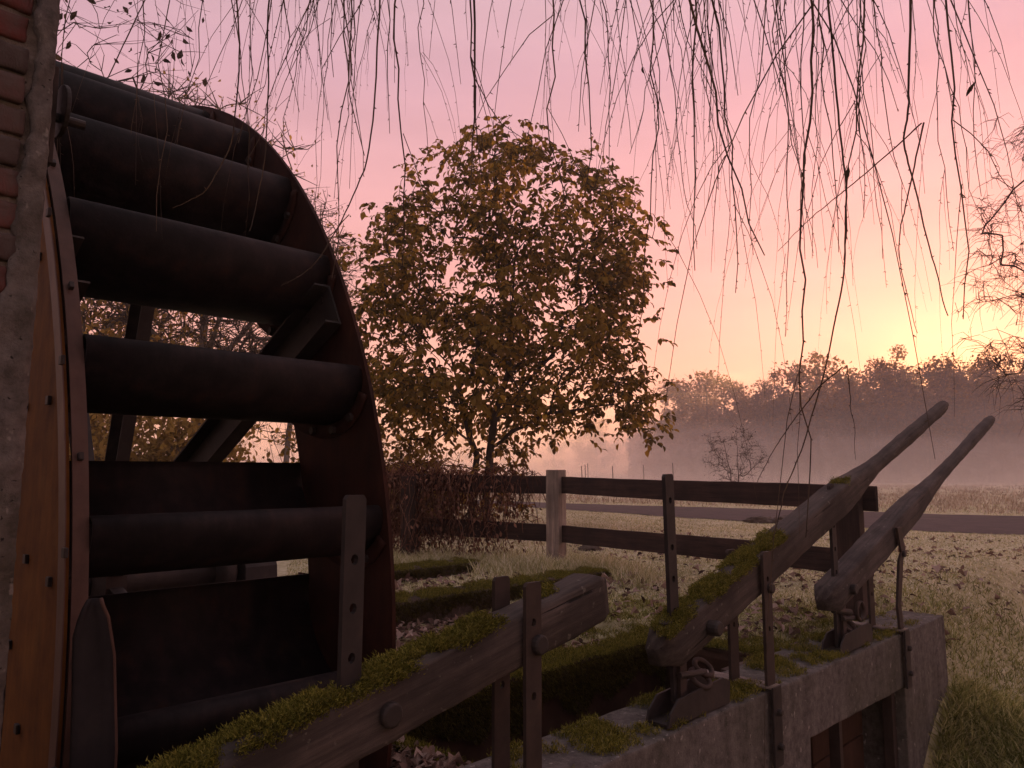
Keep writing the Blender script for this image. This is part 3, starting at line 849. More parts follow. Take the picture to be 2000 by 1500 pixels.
# ------------------------------------------------------------------ moss on the concrete
def flat_moss(name, label, polys, z, den, thr, seed, m, ln=.017, hang=None, amp=.02):
    P_ = []; Nn = []
    for a0, a1, s0_, s1_ in polys:
        c = int((a1 - a0) * (s1_ - s0_) * den)
        a = rng.uniform(a0, a1, c); s = rng.uniform(s0_, s1_, c)
        f_ = snoise(a, s, seed, 4.5) + .5 * snoise(a, s, seed + 2, 13) + .25 * snoise(a, s, seed + 7, 37)
        k = f_ > thr; a, s, f_ = a[k], s[k], f_[k]
        zz_ = z + amp * np.clip(f_ - thr, 0, 1.2) ** .7
        P_.append(np.stack([a * A_[0] + s * B_[0], a * A_[1] + s * B_[1], zz_ + EYE], -1)); Nn.append(np.tile([0, 0, 1.0], (len(a), 1)))
    if hang:
        for a0, a1, s, zl, c in hang:                 # curtain hanging down a face (towards -b)
            a = rng.uniform(a0, a1, c); u_ = rng.random(c) ** 1.7
            ext = zl * (.45 + .55 * np.clip(snoise(a, a * 0, seed, 5) + .5, 0, 1))
            zz_ = z - u_ * ext; ss = s - .015 - .02 * rng.random(c) * (1 - u_)
            P_.append(np.stack([a * A_[0] + ss * B_[0], a * A_[1] + ss * B_[1], zz_ + EYE], -1))
            Nn.append(np.stack([-B_[0] * .7 + a * 0, -B_[1] * .7 + a * 0, -.5 + a * 0], -1))
    P_ = np.concatenate(P_); Nn = np.concatenate(Nn)
    V, F = moss_tufts(P_, Nn, 6, ln * .75, .008, .0038)
    o = fast_mesh(name, V, F, m); return tag(o, label, 'moss', kind='stuff')
flat_moss('moss', 'yellow green moss cushions on top of the sluice wall', [(1.9, 5.3, 1.735, 2.05)], -.998, 11000, .12, 1.3, M['moss'])
flat_moss('moss', 'sparse moss on the far end of the sluice wall', [(5.3, 6.1, 1.74, 2.05)], -.998, 5000, .45, 4.3, M['moss'])
flat_moss('moss', 'thick moss cap along the pit wall', [(1.95, 4.36, 2.79, 2.98), (4.2, 4.36, 2.07, 2.8)], -1.055, 15000, -.9, 2.2, M['moss'], .022, None, .03)
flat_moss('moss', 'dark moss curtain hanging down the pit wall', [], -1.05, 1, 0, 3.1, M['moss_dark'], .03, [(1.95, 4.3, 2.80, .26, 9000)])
flat_moss('moss', 'moss edging the leaf covered ledge', [(1.90, 2.0, 2.07, 2.8)], -1.075, 15000, -.7, 6.2, M['moss'], .022, None, .02)
flat_moss('moss', 'thin moss over the two concrete beams', [(2.0, 6.04, 4.58, 4.9), (2.0, 5.7, 6.02, 6.4)], -.948, 6500, -.3, 3.9, M['moss'], .024, None, .02)
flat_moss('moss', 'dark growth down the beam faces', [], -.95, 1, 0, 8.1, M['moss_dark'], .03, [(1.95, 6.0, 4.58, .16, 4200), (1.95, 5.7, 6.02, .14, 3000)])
flat_moss('moss', 'moss patches in the turf between pit and lawn', [(2.9, 5.6, 2.98, 3.9), (4.4, 6.2, 2.1, 3.0)], -1.06, 3200, .0, 5.5, M['moss'], .026, None, .03)

# ------------------------------------------------------------------ fence
fence = thing('fence', 'dark two rail timber fence running behind the sluice', 'fence', aligned=False, loc=(.5, 8.7, -.02))
def W3(x, y): return np.array([x - .5, y - 8.7])
posts = [(-1.22, 9.35, 1.0, .17, 'fence'), (.494, 8.70, 1.075, .165, 'post_pale'), (2.50, 5.76, .985, .165, 'fence')]
for x, y, h, w_, mt in posts:
    o = MB().box(-w_ / 2, w_ / 2, -w_ / 2, w_ / 2, -.4, h).build('post', M[mt], fence, False, .008)
    p = W3(x, y); o.location = (p[0], p[1], .02); o.rotation_euler = (0, 0, R_(-36))
    if mt == 'post_pale': tag(o, 'paler square post with two faces showing')
def rail(p0, p1, z0, z1, h, th_=.035):
    p0 = np.array(p0, float); p1 = np.array(p1, float); d = p1 - p0; Ln = np.linalg.norm(d)
    ang = math.atan2(d[1], d[0]); n = 20; V = []; F = []
    for i in range(n):
        x = Ln * i / (n - 1); zc = .003 * math.sin(x * 2.1 + z0 * 9) + .0015 * math.sin(x * 11)
        for y, z in ((-th_ / 2, -h / 2), (th_ / 2, -h / 2), (th_ / 2, h / 2), (-th_ / 2, h / 2)):
            V.append((x, y, z + zc + (z1 - z0) * i / (n - 1)))
    for i in range(n - 1):
        for k in range(4): F.append((i * 4 + k, i * 4 + (k + 1) % 4, i * 4 + 4 + (k + 1) % 4, i * 4 + 4 + k))
    F += [(3, 2, 1, 0), tuple(range(n * 4 - 4, n * 4))]
    o = MB().add(V, F).build('rail', M['rail'], fence, False, .004)
    p = W3(*p0); o.location = (p[0], p[1], z0 + .02); o.rotation_euler = (0, 0, ang)
off = np.array([.10, .07])
q1, q2, q3 = np.array([-1.35, 9.52]), np.array([.494, 8.70]), np.array([2.50, 5.76])
d23 = (q3 - q2) / np.linalg.norm(q3 - q2); n23 = np.array([-d23[1], d23[0]])
rail(q1, q2 + (-.02, .02), .93, .905, .20)
rail(q1, q2 + (-.02, .02), .42, .365, .19)
rail(q2 + n23 * .03, q3 + d23 * .16 + n23 * .10, .905, .855, .185)
rail(q2 + n23 * .03, q3 + d23 * .10 + n23 * .10, .37, .385, .185)

# ------------------------------------------------------------------ plants: generic tree by filling a crown with twig ends
def grow(skel, targets, r_tip, expo=2.3, wob=.10, r_max=None, seed=1, up=0.0):
    """skel: list of polylines (trunks). Attach every target to the nearest node with a bowed path. Returns segments, radii"""
    r = np.random.default_rng(seed)
    nodes = []; par = []
    for pl in skel:
        pl = np.asarray(pl, float)
        # join to an existing node when the start is close to one
        st = -1
        if nodes:
            d = np.linalg.norm(np.array(nodes) - pl[0], axis=1)
            if d.min() < .3: st = int(d.argmin())
        seq = []
        for k in range(len(pl) - 1):
            m_ = max(2, int(np.linalg.norm(pl[k + 1] - pl[k]) / .25))
            for u in np.linspace(0, 1, m_, endpoint=False): seq.append(pl[k] + (pl[k + 1] - pl[k]) * u)
        seq.append(pl[-1])
        prev = st
        for p in seq:
            nodes.append(p + r.normal(0, .012, 3)); par.append(prev); prev = len(nodes) - 1
    nodes = list(nodes); arr = np.array(nodes)
    base_ = arr[0]
    order = np.argsort(np.linalg.norm(targets - arr.mean(0), axis=1))
    tips = []
    buf = np.zeros((len(arr) + len(targets) * 6 + 10, 3)); buf[:len(arr)] = arr; cnt = len(arr)
    for ti in order:
        tg = targets[ti]
        v = buf[:cnt] - tg; d = np.sqrt((v ** 2).sum(1))
        pen = d + .55 * np.maximum(0, buf[:cnt, 2] - tg[2]) * (1 - up) - .0
        k = int(pen.argmin()); p0 = buf[k].copy(); L0 = d[k]
        m_ = max(2, min(6, int(L0 / .22) + 1))
        mid = r.normal(0, wob * L0, 3); mid[2] += .10 * L0
        prev = k
        for q in range(1, m_ + 1):
            u = q / m_; p = p0 + (tg - p0) * u + mid * math.sin(math.pi * u) * .8
            buf[cnt] = p; par.append(prev); prev = cnt; cnt += 1
        tips.append(prev)
    nd = buf[:cnt]; par = np.array(par)
    area = np.zeros(cnt); haskid = np.zeros(cnt, bool); haskid[par[par >= 0]] = True
    area[~haskid] = r_tip ** expo
    for k in range(cnt - 1, 0, -1):
        if par[k] >= 0: area[par[k]] += area[k]
    rad = area ** (1 / expo)
    if r_max: rad = np.minimum(rad, r_max)
    return nd, par, rad, np.array(tips)
def skin(nd, par, rad, tb, sides_big=7, rmin=0, rmaxf=1e9):
    k = np.nonzero((par >= 0) & (rad > rmin) & (rad <= rmaxf))[0]
    for big in (True, False):
        sel = k[(rad[k] > .03) == big]
        if not len(sel): continue
        sd = sides_big if big else 3
        p0 = nd[par[sel]]; p1 = nd[sel]; r0 = np.minimum(rad[par[sel]], rad[sel] * 1.35); r1 = rad[sel]
        t_ = p1 - p0; ln = np.linalg.norm(t_, axis=1)[:, None] + 1e-9; t_ = t_ / ln
        p1 = p1 + t_ * r1[:, None] * .3
        ref = np.where(np.abs(t_[:, 2:3]) < .9, [[0, 0, 1.0]], [[1.0, 0, 0]])
        u = np.cross(t_, ref); u /= np.linalg.norm(u, axis=1)[:, None]; w = np.cross(t_, u)
        an = np.arange(sd) * 2 * math.pi / sd
        ring = np.cos(an)[None, :, None] * u[:, None] + np.sin(an)[None, :, None] * w[:, None]
        V = np.concatenate([p0[:, None] + ring * r0[:, None, None], p1[:, None] + ring * r1[:, None, None]], 1)
        n = len(sel); V = V.reshape(-1, 3)
        i = np.arange(n)[:, None] * 2 * sd + np.arange(sd)[None]; j = np.arange(n)[:, None] * 2 * sd + (np.arange(sd)[None] + 1) % sd
        tb.add(V, np.stack([i, j, j + sd, i + sd], -1).reshape(-1, 4))
def leaf_quads(pos, axis, normal, ln, wd, fold=.25, r=rng):
    """pointed folded leaf: 6 verts, 4 faces as quads (two per half)"""
    axis = axis / (np.linalg.norm(axis, axis=1)[:, None] + 1e-9)
    sd = np.cross(axis, normal); sd /= np.linalg.norm(sd, axis=1)[:, None] + 1e-9
    nn = np.cross(sd, axis)
    ln = ln[:, None]; wd = wd[:, None]
    b = pos; m1 = pos + axis * ln * .5 + nn * ln * .05; tp = pos + axis * ln - nn * ln * .10
    l_ = pos + axis * ln * .42 + sd * wd * .5 + nn * wd * fold; r_ = pos + axis * ln * .42 - sd * wd * .5 + nn * wd * fold
    l2 = pos + axis * ln * .74 + sd * wd * .36 + nn * wd * fold * .6; r2 = pos + axis * ln * .74 - sd * wd * .36 + nn * wd * fold * .6
    V = np.stack([b, l_, l2, tp, r2, r_, m1], 1).reshape(-1, 3); n = len(pos)
    k = np.arange(n)[:, None] * 7
    F = np.concatenate([k + [[0, 6, 2, 1]], k + [[6, 3, 2, 2]][:0] if False else k + [[0, 5, 4, 6]], k + [[6, 4, 3, 2]]])
    return V, F
def in_env(n, c, r, r_=None, shell=.35, cond=None, seed=1):
    g_ = np.random.default_rng(seed); outp = []
    while sum(map(len, outp)) < n:
        p = g_.uniform(-1, 1, (n * 3, 3)); d = np.linalg.norm(p, axis=1)
        p = p[(d < 1) & (g_.random(len(p)) < np.clip(d + shell, 0, 1))]
        q = p * r + c
        if cond is not None: q = q[cond(q)]
        outp.append(q)
    return np.concatenate(outp)[:n]

# the autumn tree behind the fence
TX, TY = -.62, 14.0
tree = thing('autumn_tree', 'round crowned tree with brown and yellow autumn leaves behind the fence', 'tree', aligned=False, loc=(TX, TY, 0))
def env_cond(q, full=True):
    x, z = q[:, 0] + TX, q[:, 2]
    lobes = 1 + .24 * np.sin(q[:, 0] * 2.3 + q[:, 2] * 1.9) * np.cos(q[:, 1] * 2.1 - q[:, 2] * 1.4)
    e = np.abs((x + .14) / 2.78) ** 2.15 + np.abs(q[:, 1] / 2.4) ** 2.4 + np.abs((z - 3.65) / 3.75) ** 2.15 
    ok = e < lobes
    ok &= (np.sin(q[:, 0] * 3.1 + 1.2 * np.sin(q[:, 2] * 2.2)) + np.sin(q[:, 1] * 3.3 + q[:, 2]) + np.sin(q[:, 2] * 3.7 + q[:, 0] * 1.3)) > -.5
    ok &= ~((x > .15) & (z < 1.85 - .05 * (x - .6)) & (x < 2.9))   # open below on the right
    ok &= z > .35
    ok &= ~((x > -1.1) & (x < .9) & (z < 2.1) & (q[:, 1] < .7))        # gap around the fork
    return ok
tg = in_env(1050, np.array([.5, 0, 3.6]), np.array([3.3, 2.8, 4.1]), shell=.25, cond=env_cond, seed=4)
low_r = np.array([(x, y, z) for x, y, z in zip(rng.uniform(1.2, 3.0, 26), rng.uniform(-1, 1, 26), rng.uniform(1.9, 2.5, 26))])
low_l = np.array([(x, y, z) for x, y, z in zip(rng.uniform(-1.5, .6, 30), rng.uniform(-.6, 1.4, 30), rng.uniform(.35, 1.3, 30))])
tg = np.concatenate([tg, low_r, low_l])
skel = [[(-.12, 0, -.1), (-.10, 0, .7), (-.02, 0, 1.35), (-.22, .05, 2.0), (-.42, .1, 2.9), (-.85, .2, 4.3), (-.7, .2, 5.6)],
        [(.14, .05, -.1), (.16, .05, .6), (.22, 0, 1.4), (.30, .0, 2.0), (.55, 0, 2.9), (.62, .2, 4.2), (.75, .1, 6.0)],
        [(.22, 0, 1.45), (.6, -.2, 1.75), (1.3, -.3, 2.1), (2.4, -.2, 2.25)],
        [(.30, 0, 2.0), (.9, .3, 2.7), (1.7, .3, 3.6), (2.3, .2, 4.2)],
        [(-.10, 0, 1.55), (-.6, -.1, 2.0), (-1.3, -.2, 2.3), (-2.0, -.2, 2.6)],
        [(-.42, .1, 2.9), (-1.1, .0, 3.6), (-1.8, .0, 4.3)]]
nd, par, rad, tips = grow(skel, tg, .0065, 2.35, .12, .14, 7)
tb = TB(); skin(nd, par, rad, tb, 9, .035); tb.build('trunk', M['bark'], tree)
tb = TB(); skin(nd, par, rad, tb, 5, 0, .035); tb.build('branches', M['bark'], tree)
# compound drooping leaves round each twig end
tp = nd[tips]; dirs = nd[tips] - nd[par[tips]]; dirs /= np.linalg.norm(dirs, axis=1)[:, None] + 1e-9
def compound(tp, dirs, per, nleaf, ln0, seed):
    r = np.random.default_rng(seed); n = len(tp) * per
    p = np.repeat(tp, per, 0) + r.normal(0, .15, (n, 3)); d = np.repeat(dirs, per, 0) * .4 + r.normal(0, .8, (n, 3)); d[:, 2] = d[:, 2] * .5 - .15
    d /= np.linalg.norm(d, axis=1)[:, None]
    pos = []; ax = []; no = []
    for k in range(nleaf):
        u = (k // 2 + 1) / (nleaf // 2 + 1)
        sidev = np.cross(d, [0, 0, 1.0]); sidev /= np.linalg.norm(sidev, axis=1)[:, None] + 1e-9
        sg = 1 if k % 2 else -1
        q = p + d * .30 * u; q[:, 2] -= .08 * u * u
        a = d * .6 + sidev * sg * (.9 if k < nleaf - 1 else 0) + r.normal(0, .25, (n, 3)); a[:, 2] -= .55
        pos.append(q); ax.append(a); nv = np.tile([0, 0, 1.0], (n, 1)) + r.normal(0, .45, (n, 3)); no.append(nv)
    pos = np.concatenate(pos); ax = np.concatenate(ax); no = np.concatenate(no)
    ln = ln0 * r.uniform(.7, 1.35, len(pos)); return pos, ax, no, ln
pos, ax, no, ln = compound(tp, dirs, 3, 7, .128, 3)
V, F = leaf_quads(pos, ax, no, ln, ln * .56)
tag(fast_mesh('foliage', V, F, M['walnut'], tree), kind='stuff')
# the leaves that show largest hang singly on the near side
nearest = np.argsort(pos[:, 1])[:260]
V1, F1 = leaf_quads(np.zeros((1, 3)), np.array([[0, 0, -1.0]]), np.array([[0, -1.0, .2]]), np.array([.15]), np.array([.082]))
lm = fast_mesh('leaf', V1, F1, M['walnut'], tree)
for q, k in enumerate(nearest):
    c = lm if q == 0 else child_copy(lm, tree)
    c.location = pos[k] + np.array([0, -.05, 0]); c.rotation_euler = (random.uniform(-.7, .7), random.uniform(-.7, .7), random.uniform(-1.2, 1.2))

# bare trees behind the wheel
def bare_tree(label, loc, skel, tg, r_tip, seed, twig_n=0, twig_len=.5, mb_='bark_grey', leaf=None, r_max=.2, droop=.0, leaf_ln=.06, wob=.15):
    root = thing('bare_tree', label, 'tree', aligned=False, loc=loc)
    nd, par, rad, tips = grow(skel, tg, r_tip, 2.35, wob, r_max, seed)
    rb_ = min(.03, rad.max() * .6)
    tb = TB(); skin(nd, par, rad, tb, 8, rb_); tb.build('trunk', M[mb_], root)
    tb = TB(); skin(nd, par, rad, tb, 4, 0, rb_)
    r = np.random.default_rng(seed + 50)
    tpos = nd[tips]; ends = []
    if twig_n:
        base_ = np.repeat(tpos, twig_n, 0); n = len(base_)
        base_ = base_ + (nd[par[np.repeat(tips, twig_n)]] - base_) * r.random((n, 1))
        d = r.normal(0, 1, (n, 3)); d[:, 2] = d[:, 2] * .7 + .35 - droop; d /= np.linalg.norm(d, axis=1)[:, None]
        l = twig_len * r.uniform(.4, 1.2, n)[:, None]
        mid = base_ + d * l * .55 + r.normal(0, .05 * twig_len, (n, 3)); e = base_ + d * l; e[:, 2] -= droop * l[:, 0] * .5
        ndx = np.concatenate([base_, mid, e]); pr = np.concatenate([np.full(n, -1), np.arange(n), np.arange(n) + n])
        rd = np.concatenate([np.full(n, r_tip), np.full(n, r_tip * .8), np.full(n, r_tip * .45)])
        skin(ndx, pr, rd, tb, 3); ends = e
    tb.build('twigs', M['twig_fine'], root)
    if leaf:
        mt, per = leaf
        e = np.concatenate([tpos, ends]) if len(ends) else tpos
        p = np.repeat(e, per, 0); p = p[r.random(len(p)) < .45] if mt == 'darkleaf' else p; n = len(p); p = p + r.normal(0, .10, (n, 3)) * (twig_len / .5)
        axv = r.normal(0, .6, (n, 3)); axv[:, 2] -= .7
        ll = leaf_ln * r.uniform(.6, 1.4, n)
        V, F = leaf_quads(p, axv, r.normal(0, 1, (n, 3)), ll, ll * .45)
        tag(fast_mesh('foliage', V, F, M[mt], root), kind='stuff')
    return root
def trunk_skel(h, lean=(0, 0), forks=3, seed=1, sp=.35):
    r = np.random.default_rng(seed); fz = h * .3
    sk = [[(0, 0, -.2), (lean[0] * .1, lean[1] * .1, fz * .5), (lean[0] * .3, lean[1] * .3, fz), (lean[0] * .7, lean[1] * .7, h * .62), (lean[0], lean[1], h * .9)]]
    for k in range(forks):
        an = 2 * math.pi * k / forks + r.uniform(0, 1); z = fz * r.uniform(.8, 1.5)
        st = np.array([lean[0] * .3, lean[1] * .3, fz]); e = st + np.array([math.cos(an) * h * sp, math.sin(an) * h * sp, h * r.uniform(.3, .5)])
        sk.append([st, st + (e - st) * .5 + (0, 0, .2), e])
    return sk
bare_tree('tall bare tree with fine twigs and pale trunk seen through the wheel', (-9.3, 22.5, 0), trunk_skel(12.0, (.3, 0), 4, 2),
          in_env(420, np.array([0, 0, 7.4]), np.array([4.2, 3.5, 5.0]), seed=21), .020, 21, 7, 1.0, leaf=('yellow', 1), leaf_ln=.13, r_max=.27)
bare_tree('slender bare tree whose twigs show right of the wheel rim', (-6.45, 22.0, 0), trunk_skel(9.2, (.3, 0), 3, 5, .2),
          in_env(300, np.array([.0, 0, 5.6]), np.array([2.1, 2.1, 4.0]), seed=22), .010, 22, 6, .8, leaf=('darkleaf', 2), leaf_ln=.09)
bare_tree('dense tree with yellowed leaves far behind the wheel spokes', (-13.2, 21.0, 0), trunk_skel(10.5, (0, 0), 4, 8),
          in_env(420, np.array([.0, 0, 5.8]), np.array([4.0, 3.4, 4.9]), seed=23), .014, 23, 6, .9, leaf=('yellow', 3), leaf_ln=.18)
bare_tree('leafy twigged tree rising behind the brick wall at top left', (-5.55, 8.2, 0), [[(0, 0, -.2), (.1, 0, 2), (.35, 0, 3.6), (.9, -.1, 5.0), (1.6, -.2, 6.6)], [(.35, 0, 3.6), (-.4, .3, 5), (-.6, .3, 6.5)]],
          in_env(75, np.array([.75, 0, 5.6]), np.array([1.35, 1.2, 1.5]), seed=24), .005, 24, 3, .6, 'bark', leaf=('darkleaf', 1), leaf_ln=.11, r_max=.09)
# gnarled tree reaching in at the right edge
tgR = in_env(420, np.array([-1.0, 0, 3.1]), np.array([1.5, 1.3, 2.5]), seed=25, cond=lambda q: q[:, 2] > 1.55)
bare_tree('gnarled bare tree reaching in from the right edge', (7.1, 7.6, 0), [[(0, 0, -.2), (.0, 0, 1.6), (-.1, 0, 3.0), (-.3, 0, 4.8)], [(0, 0, 1.7), (-.6, 0, 2.6), (-1.2, 0, 2.9)], [(-.1, 0, 3.0), (-.7, .1, 3.8), (-1.3, .1, 4.0)], [(0, 0, 1.3), (-.6, .0, 1.8), (-1.4, 0, 2.0)]],
          tgR, .0032, 25, 8, .30, 'bark', droop=.5, r_max=.055, wob=.16)
# leafless sapling in the meadow
bare_tree('leafless sapling standing alone in the misty meadow', (8.9, 30.5, 0), [[(0, 0, -.1), (.02, 0, 1.2), (0, 0, 2.9)], [(-.2, 0, -.1), (-.3, 0, 1.0), (-.5, 0, 2.2)]],
          in_env(120, np.array([-.1, 0, 1.75]), np.array([1.35, 1.0, 1.25]), seed=26), .006, 26, 4, .4, 'bark', leaf=('darkleaf', 1), leaf_ln=.07, r_max=.03)

# shrubs of yellow leaves behind the wheel
def shrub(name, label, cat, loc, r, n, m, ln, seed, stems=14):
    root = thing(name, label, cat, aligned=False, loc=loc)
    g_ = np.random.default_rng(seed); tb = TB(); ends = []
    for k in range(stems * 5):
        e = np.array([g_.normal(0, .55) * r[0], g_.normal(0, .55) * r[1], r[2] * g_.uniform(.4, 1.05)])
        b0 = e * [.25, .25, 0]; mid = b0 + (e - b0) * .5 + g_.normal(0, .10 * r[2], 3)
        tb.tube([b0, mid, e], [.012, .008, .004], 3); ends += [mid, e, (mid + e) / 2]
    tb.build('stems', M['twig_fine'], root)
    ends = np.array(ends); p = ends[g_.integers(0, len(ends), n)] + g_.normal(0, .13 * r[2] ** .5, (n, 3)); p[:, 2] = np.abs(p[:, 2])
    axv = g_.normal(0, 1, (n, 3)); axv[:, 2] -= .4; ll = ln * g_.uniform(.6, 1.4, n)
    V, F = leaf_quads(p, axv, g_.normal(0, 1, (n, 3)), ll, ll * .55)
    tag(fast_mesh('foliage', V, F, M[m], root), kind='stuff'); return root
shrub('shrub', 'yellow leaved shrub seen low between the wheel spokes', 'shrub', (-7.4, 17.5, 0), (1.9, 1.2, 2.6), 4200, 'yellow', .15, 31)
shrub('shrub', 'brownish shrub at the back left behind the wheel', 'shrub', (-10.3, 18.5, 0), (1.9, 1.3, 4.2), 4200, 'yellow', .15, 32)
shrub('shrub', 'low yellowing bush at the foot of the autumn tree', 'shrub', (-1.9, 13.0, 0), (1.1, .8, 1.5), 1700, 'yellow', .11, 33)
shrub('shrub', 'tangled bush between the wheel rim and the autumn tree', 'shrub', (-3.6, 15.5, 0), (1.3, 1.0, 2.2), 1500, 'walnut', .12, 34)

# dead vine smothering the left end of the fence
vine = thing('dead_vine', 'brown dead creeper hanging over the left fence rails', 'vine', aligned=False, loc=(-.6, 9.15, 0))
r = np.random.default_rng(41); tb = TB()
for k in range(620):
    u = r.random() ** 1.25; fx = -.95 + 1.75 * u; fy = .42 - .85 * u * .8
    z0 = r.choice([1.0, .95, .5, 1.03]) + r.normal(0, .04); hang = r.uniform(.15, .95) * (1 - .45 * u)
    p = [np.array([fx, fy, z0]) + r.normal(0, [.05, .06, .04])]
    d = np.array([r.normal(0, .5), r.normal(-.15, .25), .35])
    for q in range(5):
        p.append(p[-1] + d * hang / 4); d = d * .55 + np.array([r.normal(0, .3), r.normal(0, .2), -.75])
    p = np.array(p); p[:, 2] = np.maximum(p[:, 2], .02)
    tb.tube(p, np.linspace(.006, .0025, len(p)), 3)
tb.build('stems', M['vine'], vine)
n = 5200; u = r.random(n) ** 1.2
p = np.stack([-1.0 + 1.75 * u + r.normal(0, .10, n), .45 - .68 * u + r.normal(0, .12, n), np.clip(1.05 * r.random(n) ** .75 + r.normal(0, .05, n), .02, 1.2)], -1)
p = p[r.random(n) < (1.1 - .75 * u)]
n = len(p); axv = r.normal(0, .5, (n, 3)); axv[:, 2] -= .9; ll = r.uniform(.03, .075, n)
V, F = leaf_quads(p, axv, r.normal(0, 1, (n, 3)), ll, ll * .45); tag(fast_mesh('foliage', V, F, M['vine'], vine), kind='stuff')

# ------------------------------------------------------------------ hanging willow twigs
willow = thing('weeping_willow', 'bare weeping willow whose long thin twigs hang into the top of the picture', 'tree', aligned=False, loc=(1.2, 4.6, 0))
wr = np.random.default_rng(77)
def bough(p0, p1, r0, r1):
    p0 = np.array(p0, float); p1 = np.array(p1, float); pts = []
    for u in np.linspace(0, 1, 14):
        p = p0 + (p1 - p0) * u; p[2] += .5 * math.sin(math.pi * u); pts.append(p - (1.2, 4.6, 0))
    MB().tube(pts, np.linspace(r0, r1, 14), 9).build('bough', M['bark'], willow, True)
TR = np.array([3.4, -3.5, 0.0])
MB().tube([(2.2, -8.1, -.2), (2.25, -8.1, 1.5), (2.1, -8.0, 4.2)], [.42, .34, .28], 14).build('trunk', M['bark'], willow, True)
for e, r1 in (((-2.6, 4.2, 4.6), .03), ((.2, 4.4, 4.6), .03), ((2.6, 4.6, 4.8), .03), ((1.2, 3.2, 4.2), .03), ((4.0, 3.6, 4.6), .03)):
    bough((3.3, -3.4, 4.1), e, .16, r1)
def strand(x, y, ztop, zbot, r0, lean=(0, 0), kids=4, leafn=0):
    """one hanging shoot with finer side twigs and buds, world coordinates"""
    tb = TB(); Ln = ztop - zbot; n = max(6, int(Ln / .12))
    u = np.linspace(0, 1, n); wob = np.cumsum(wr.normal(0, .012, (n, 2)), 0)
    cx, cy_ = wr.normal(0, .10, 2)
    p = np.stack([x + lean[0] * u + cx * u * u + wob[:, 0], y + lean[1] * u + cy_ * u * u + wob[:, 1], ztop - Ln * u], -1) - np.array([1.2, 4.6, 0])
    rd = r0 * (1 - .82 * u) + .0006
    tb.tube(p, rd, 4)
    def buds(p, rd, den):
        seg = np.linalg.norm(np.diff(p, axis=0), axis=1).sum(); m_ = int(seg * den)
        for k in range(m_):
            f_ = wr.uniform(.1, 1) * (len(p) - 1); i = int(min(f_, len(p) - 2)); c = p[i] + (p[i + 1] - p[i]) * (f_ - i); rr_ = rd[i]
            sd = wr.normal(0, 1, 3); sd[2] = -.8; sd /= np.linalg.norm(sd)
            tb.tube([c, c + sd * (.006 + rr_), c + sd * (.013 + rr_)], [rr_ * .9 + .0006, rr_ * .6 + .0008, .0003], 3)
    buds(p, rd, 9)
    for k in range(kids):
        f_ = wr.uniform(.12, .9); i = int(f_ * (n - 1)); c = p[i]; l = Ln * wr.uniform(.18, .55) * (1.15 - .5 * f_)
        an = wr.uniform(0, 2 * math.pi); sp = wr.uniform(.25, .85)
        m_ = 7; q = []
        for v in np.linspace(0, 1, m_):
            off_ = sp * (v - .35 * v * v)
            q.append(c + np.array([math.cos(an) * l * off_, math.sin(an) * l * off_ * .6, -l * (v * (.72 + .35 * v))]))
        q = np.array(q) + np.cumsum(wr.normal(0, .006, (m_, 3)), 0)
        rq = (rd[i] * .6 + .0003) * (1 - .7 * np.linspace(0, 1, m_)); tb.tube(q, rq, 3); buds(q, rq, 7)
    o = tb.build('hanging_twig', M['twig'], willow)
    if leafn:
        m_ = leafn; k = wr.integers(n // 3, n, m_); pp = p[k]; axv = wr.normal(0, .3, (m_, 3)); axv[:, 2] -= 1
        ll = wr.uniform(.04, .065, m_); V, F = leaf_quads(pp, axv, wr.normal(0, 1, (m_, 3)), ll, ll * .26); fast_mesh('leaf', V, F, M['darkleaf'], o)
    return o
def px(x, Y): return (x - 1000) / 1500 * Y * 1.02
# (picture column, distance, lowest height above eye, thickness) for the leading shoots
lead = [(310, 3.0, 1.25, .004), (380, 3.2, 1.35, .004), (455, 2.9, 1.05, .004), (520, 3.1, 1.5, .004), (585, 3.3, 1.45, .005), (650, 3.0, 1.2, .006), (695, 2.8, .75, .007),
        (745, 3.2, 1.5, .005), (800, 3.4, 1.45, .004), (925, 3.0, 1.25, .008), (1060, 2.9, .98, .007), (1125, 2.9, 1.0, .007), (1180, 3.4, 1.6, .004),
        (1335, 2.7, .8, .011), (1345, 2.9, .85, .008), (1420, 3.0, .8, .008), (1500, 3.2, .9, .005), (1620, 3.1, .85, .006), (1660, 2.8, -.25, .009), (1740, 3.3, 1.0, .005),
        (1790, 3.0, .85, .008), (1850, 2.9, .55, .009), (1900, 3.2, 1.0, .005), (1960, 3.1, 1.1, .005), (240, 2.6, .78, .004), (205, 2.7, .85, .004)]
for x, Y, zb, r0 in lead:
    lean = (wr.normal(0, .16), wr.normal(0, .12))
    strand(px(x, Y) - lean[0] * .5, Y, EYE + 3.4 + wr.uniform(-.2, .4), EYE + zb, r0 * .85, lean, int(wr.integers(4, 8)), 1 if wr.random() < .4 else 0)
